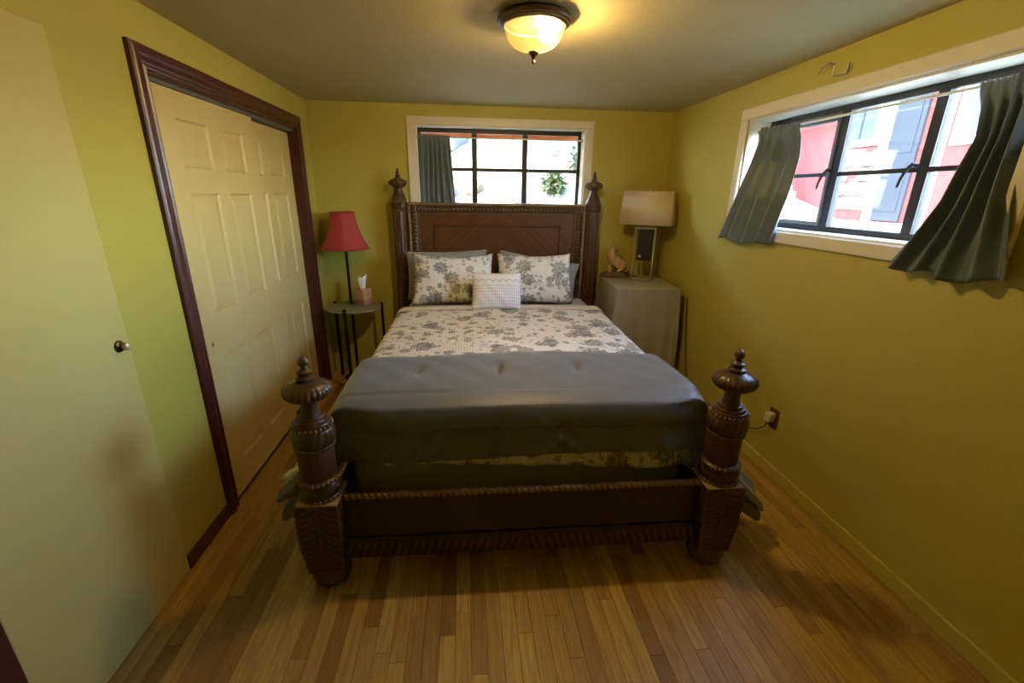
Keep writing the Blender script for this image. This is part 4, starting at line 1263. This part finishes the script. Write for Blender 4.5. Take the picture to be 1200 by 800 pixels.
def hwin(y0, y1, z0, z1):
    t = 0.075
    w = MB()
    for a in ((y0 - t, y1 + t, z1, z1 + t), (y0 - t, y1 + t, z0 - t, z0), (y0 - t, y0, z0, z1), (y1, y1 + t, z0, z1)):
        w.box(GX - 0.035 - GX, -0.0005, a[0] - 4.9, a[1] - 4.9, a[2] - 1.28, a[3] - 1.28)
    w = w.build('window', wht, ho)
    m = (y0 + y1) / 2
    hpart('pane', gl_o, GX - 0.012, GX - 0.0008, y0, m - 0.012, z0, z1, w); hpart('pane', gl_o, GX - 0.012, GX - 0.0008, m + 0.012, y1, z0, z1, w)
    hpart('glazing_bar', slt, GX - 0.020, GX - 0.0006, m - 0.012, m + 0.012, z0, z1, w)
hwin(5.02, 5.44, 2.235, 2.90)
hwin(3.62, 4.07, 2.150, 2.80)
hpart('shading_eave', wht, GX - 1.0, GX + 0.6, 3.30, 7.7, 3.05, 3.17)  # overhang added above the view to keep sky light off the wall
hpart('door', slt, GX - 0.030, GX - 0.0005, 4.462, 4.800, 1.36, 2.95)
for z0, z1 in ((1.46, 1.95), (2.05, 2.88)):
    hpart('door_panel', slt, GX - 0.038, GX - 0.0305, 4.51, 4.75, z0, z1)
hpart('trim_board', wht, GX - 0.040, GX - 0.0005, 4.815, 4.915, 1.33, 2.98); hpart('trim_board', wht, GX - 0.040, GX - 0.0005, 4.200, 4.275, 1.33, 2.98)
hpart('side_light', simple('tan_side_light', (0.42, 0.36, 0.26), 0.5), GX - 0.025, GX - 0.0005, 4.290, 4.360, 1.36, 2.95)
hpart('step', simple('concrete_step', (0.62, 0.60, 0.56), 0.8), GX - 0.55, GX - 0.045, 3.9, 5.2, 1.282, 1.345, None, 0.01)
stn = [simple('tan_veneer_stone', (0.16, 0.125, 0.085), 0.9, 0, 0.25, 20), simple('grey_veneer_stone', (0.13, 0.115, 0.095), 0.9, 0, 0.25, 20)]
yy, zz = 4.935, 1.46
for r_ in range(4):
    yy = 4.935
    while yy < 5.46:
        L = rnd.uniform(0.11, 0.20)
        e = min(yy + L, 5.50)
        if e - yy > 0.05 and not (r_ == 2 and 5.10 < yy < 5.2):
            hpart('stone', stn[rnd.randrange(2)], GX - rnd.uniform(0.030, 0.055), GX - 0.0125, yy, e - 0.012, 1.46 + r_ * 0.16, 1.46 + r_ * 0.16 + 0.148, None, 0.012)
        yy = e
col_ = MB()
pc = root('porch_column', (4.25, 5.98, 1.28), 'white porch column on a stone footing outside the right window', 'column')
MB().box(-0.07, 0.07, -0.07, 0.07, 0.46, 1.7, 0.006).build('shaft', wht, pc)
MB().box(-0.11, 0.11, -0.11, 0.11, 0.40, 0.459, 0.008).build('capital', wht, pc)
for k in range(4):
    MB().box(-0.15 + rnd.uniform(-.01, .01), 0.15, -0.15, 0.15 + rnd.uniform(-.01, .01), k * 0.1, k * 0.1 + 0.095, 0.014).build('stone', stn[k % 2], pc)
gr = structure('ground', MB().box(XR + T + 0.003, 40.0, -30.0, 12.0, 1.1, 1.28), simple('pale_gravel', (0.20, 0.19, 0.165), 0.9, 0, 0.2, 40, 0.4, 90), 'pale ground outside the right window')

# ------------------------------------------------------------------ outside: back garden bank with boulders
def bank(s_, t):
    x = -5 + 11 * s_; y = YB + T + 0.04 + 8.0 * t
    z = 1.22 + 0.10 * sin(x * 1.3) * t + 4.3 * sm(0.02, 1.0, t) * (0.75 + 0.25 * t) + 0.06 * sin(x * 5 + y * 3)* sm(0.05, 0.2, t)
    return (x if x < XR + T else x, y, z)
def bank_z(x, y):
    t = (y - YB - T - 0.04) / 8.0
    return bank((x + 5) / 11, t)[2]
bkm = MB(); bkm.grid(bank, 60, 50)
structure('garden_bank', bkm, simple('dry_pale_soil', (0.19, 0.175, 0.135), 0.95, 0, 0.3, 6, 0.5, 30), 'bright garden bank behind the house')
rk = [simple('pale_boulder', (0.22, 0.215, 0.20), 0.9, 0, 0.25, 9, 0.5, 25), simple('grey_boulder', (0.10, 0.11, 0.115), 0.9, 0, 0.25, 9, 0.5, 25), simple('tan_boulder', (0.18, 0.135, 0.09), 0.9, 0, 0.25, 9, 0.5, 25)]
def boulder(r, seed, mat):
    R = random.Random(seed)
    mb = MB().ball((0, 0, 0), 1.0, 14, 9)
    k = [R.uniform(0, 6) for _ in range(6)]
    vs = []
    for (x, y, z) in mb.v:
        q = 1 + 0.16 * sin(3 * x + k[0]) * sin(2.6 * y + k[1]) + 0.13 * sin(4.1 * z + k[2] + 2 * x) + 0.07 * sin(7 * y + k[3])
        vs.append((x * q * r * 1.15, y * q * r * 0.9, z * q * r * 0.75))
    mb.v = vs
    return mb.mesh('boulder', mat, 30)
protos = [boulder(1.0, s_, rk[s_ % 3]) for s_ in range(6)]
n_b = 0
placed = []
tries = 0
while n_b < 46 and tries < 4000:
    tries += 1
    y = YB + T + 0.9 + 4.2 * rnd.random() ** 0.8; x = rnd.uniform(-1.2, 2.4) * (0.6 + 0.1 * y)
    r = rnd.uniform(0.12, 0.30)
    if any(math.hypot(x - a, y - b) < (r + c) * 1.25 for a, b, c in placed): continue
    if any(math.hypot(x - a, y - b) < r * 1.3 + c for a, b, c in ((1.25, 7.0, 0.3), (1.62, 6.2, 0.36), (1.15, 6.05, 0.26), (0.35, 6.6, 0.28))): continue
    placed.append((x, y, r))
    o = link('boulder', protos[n_b % 6])
    o.location = (x, y, bank_z(x, y) + 0.25 * r); o.scale = (r, r, r); o.rotation_euler = (rnd.uniform(-.4, .4), rnd.uniform(-.4, .4), rnd.uniform(0, 6))
    kd = ('pale', 'grey', 'tan')[(n_b % 6) % 3]
    tag(o, 'sunlit %s boulder on the bank outside the back window' % kd, 'boulder', '%s boulders on the bank outside the back window' % kd)
    n_b += 1
bark = simple('grey_bark', (0.10, 0.095, 0.085), 0.9, 0, 0.3, 14, 0.6, 40)
leafm = simple('bright_leaf', (0.07, 0.10, 0.04), 0.6, 0, 0.3, 20)
def leafy(mb, c, r, n, size, seed):
    R = random.Random(seed)
    for _ in range(n):
        d = Vector((R.gauss(0, 1), R.gauss(0, 1), R.gauss(0, 1))).normalized() * r * R.uniform(0.4, 1.0)
        p = Vector(c) + Vector((d.x, d.y, d.z * 0.8))
        q = Matrix.Translation(p) @ Matrix.Rotation(R.uniform(0, 6.28), 4, 'Z') @ Matrix.Rotation(R.uniform(-1, 1), 4, 'X')
        L, W_ = size, size * 0.42
        mb.add([(0, 0, 0), (W_, L * 0.5, 0.01), (0, L, 0), (-W_, L * 0.5, 0.01)], [(0, 1, 2, 3)], q)
tz = bank_z(1.25, 7.0) - 0.08
tree = root('tree', (1.25, 7.0, tz), 'grey tree trunk on the bank at right of the back window', 'tree')
MB().tube([(0, 0, 0), (0.0, 0.02, 0.8), (0.03, 0.05, 1.8), (-0.08, 0.0, 3.2), (-0.3, -0.2, 4.6)], [0.16, 0.12, 0.10, 0.08, 0.05], 14).build('trunk', bark, tree)
for k in range(5):
    a = k * 1.3
    MB().tube([(0.01, 0.03, 1.7 + 0.2 * k), (0.35 * cos(a), 0.35 * sin(a), 2.1 + 0.2 * k), (1.2 * cos(a) - 0.3, 1.2 * sin(a) - 0.2, 3.4 + 0.25 * k)], [0.04, 0.03, 0.015], 8).build('branch', bark, tree)
shade_crown = MB(); leafy(shade_crown, (-0.8, -0.6, 4.5), 3.2, 4200, 0.30, 5)  # unseen crown, enlarged and thickened to shade the bank
co_ = shade_crown.build('foliage', leafm, tree, 0); co_['kind'] = 'stuff'
for k, (x, y, r) in enumerate(((1.62, 6.2, 0.30), (1.15, 6.05, 0.17))):
    z = bank_z(x, y)
    sr = root('shrub', (x, y, z), ('broad leafy green shrub at right of the bank outside the back window', 'small green shrub just left of the broad one on the bank', 'small green shrub among boulders behind the middle pane')[k], 'shrub')
    MB().tube([(0, 0, -0.02), (0.01, 0.0, r * 0.6), (0.0, 0.02, r * 1.1)], 0.012, 6).build('stem', bark, sr)
    lm = MB(); leafy(lm, (0, 0, r * 0.9), r, 260, 0.085, 20 + k)
    q = lm.build('foliage', leafm, sr, 0); q['kind'] = 'stuff'
structure('trim_3', MB().box(-1.6, 2.6, 4.79, 4.83, 2.100, 2.30).box(-1.6, 2.6, YB + T + 0.002, 4.788, 2.285, 2.30), simple('orange_red_fascia', (0.55, 0.16, 0.08), 0.6), 'orange red fascia board of the eave over the back window', 0)
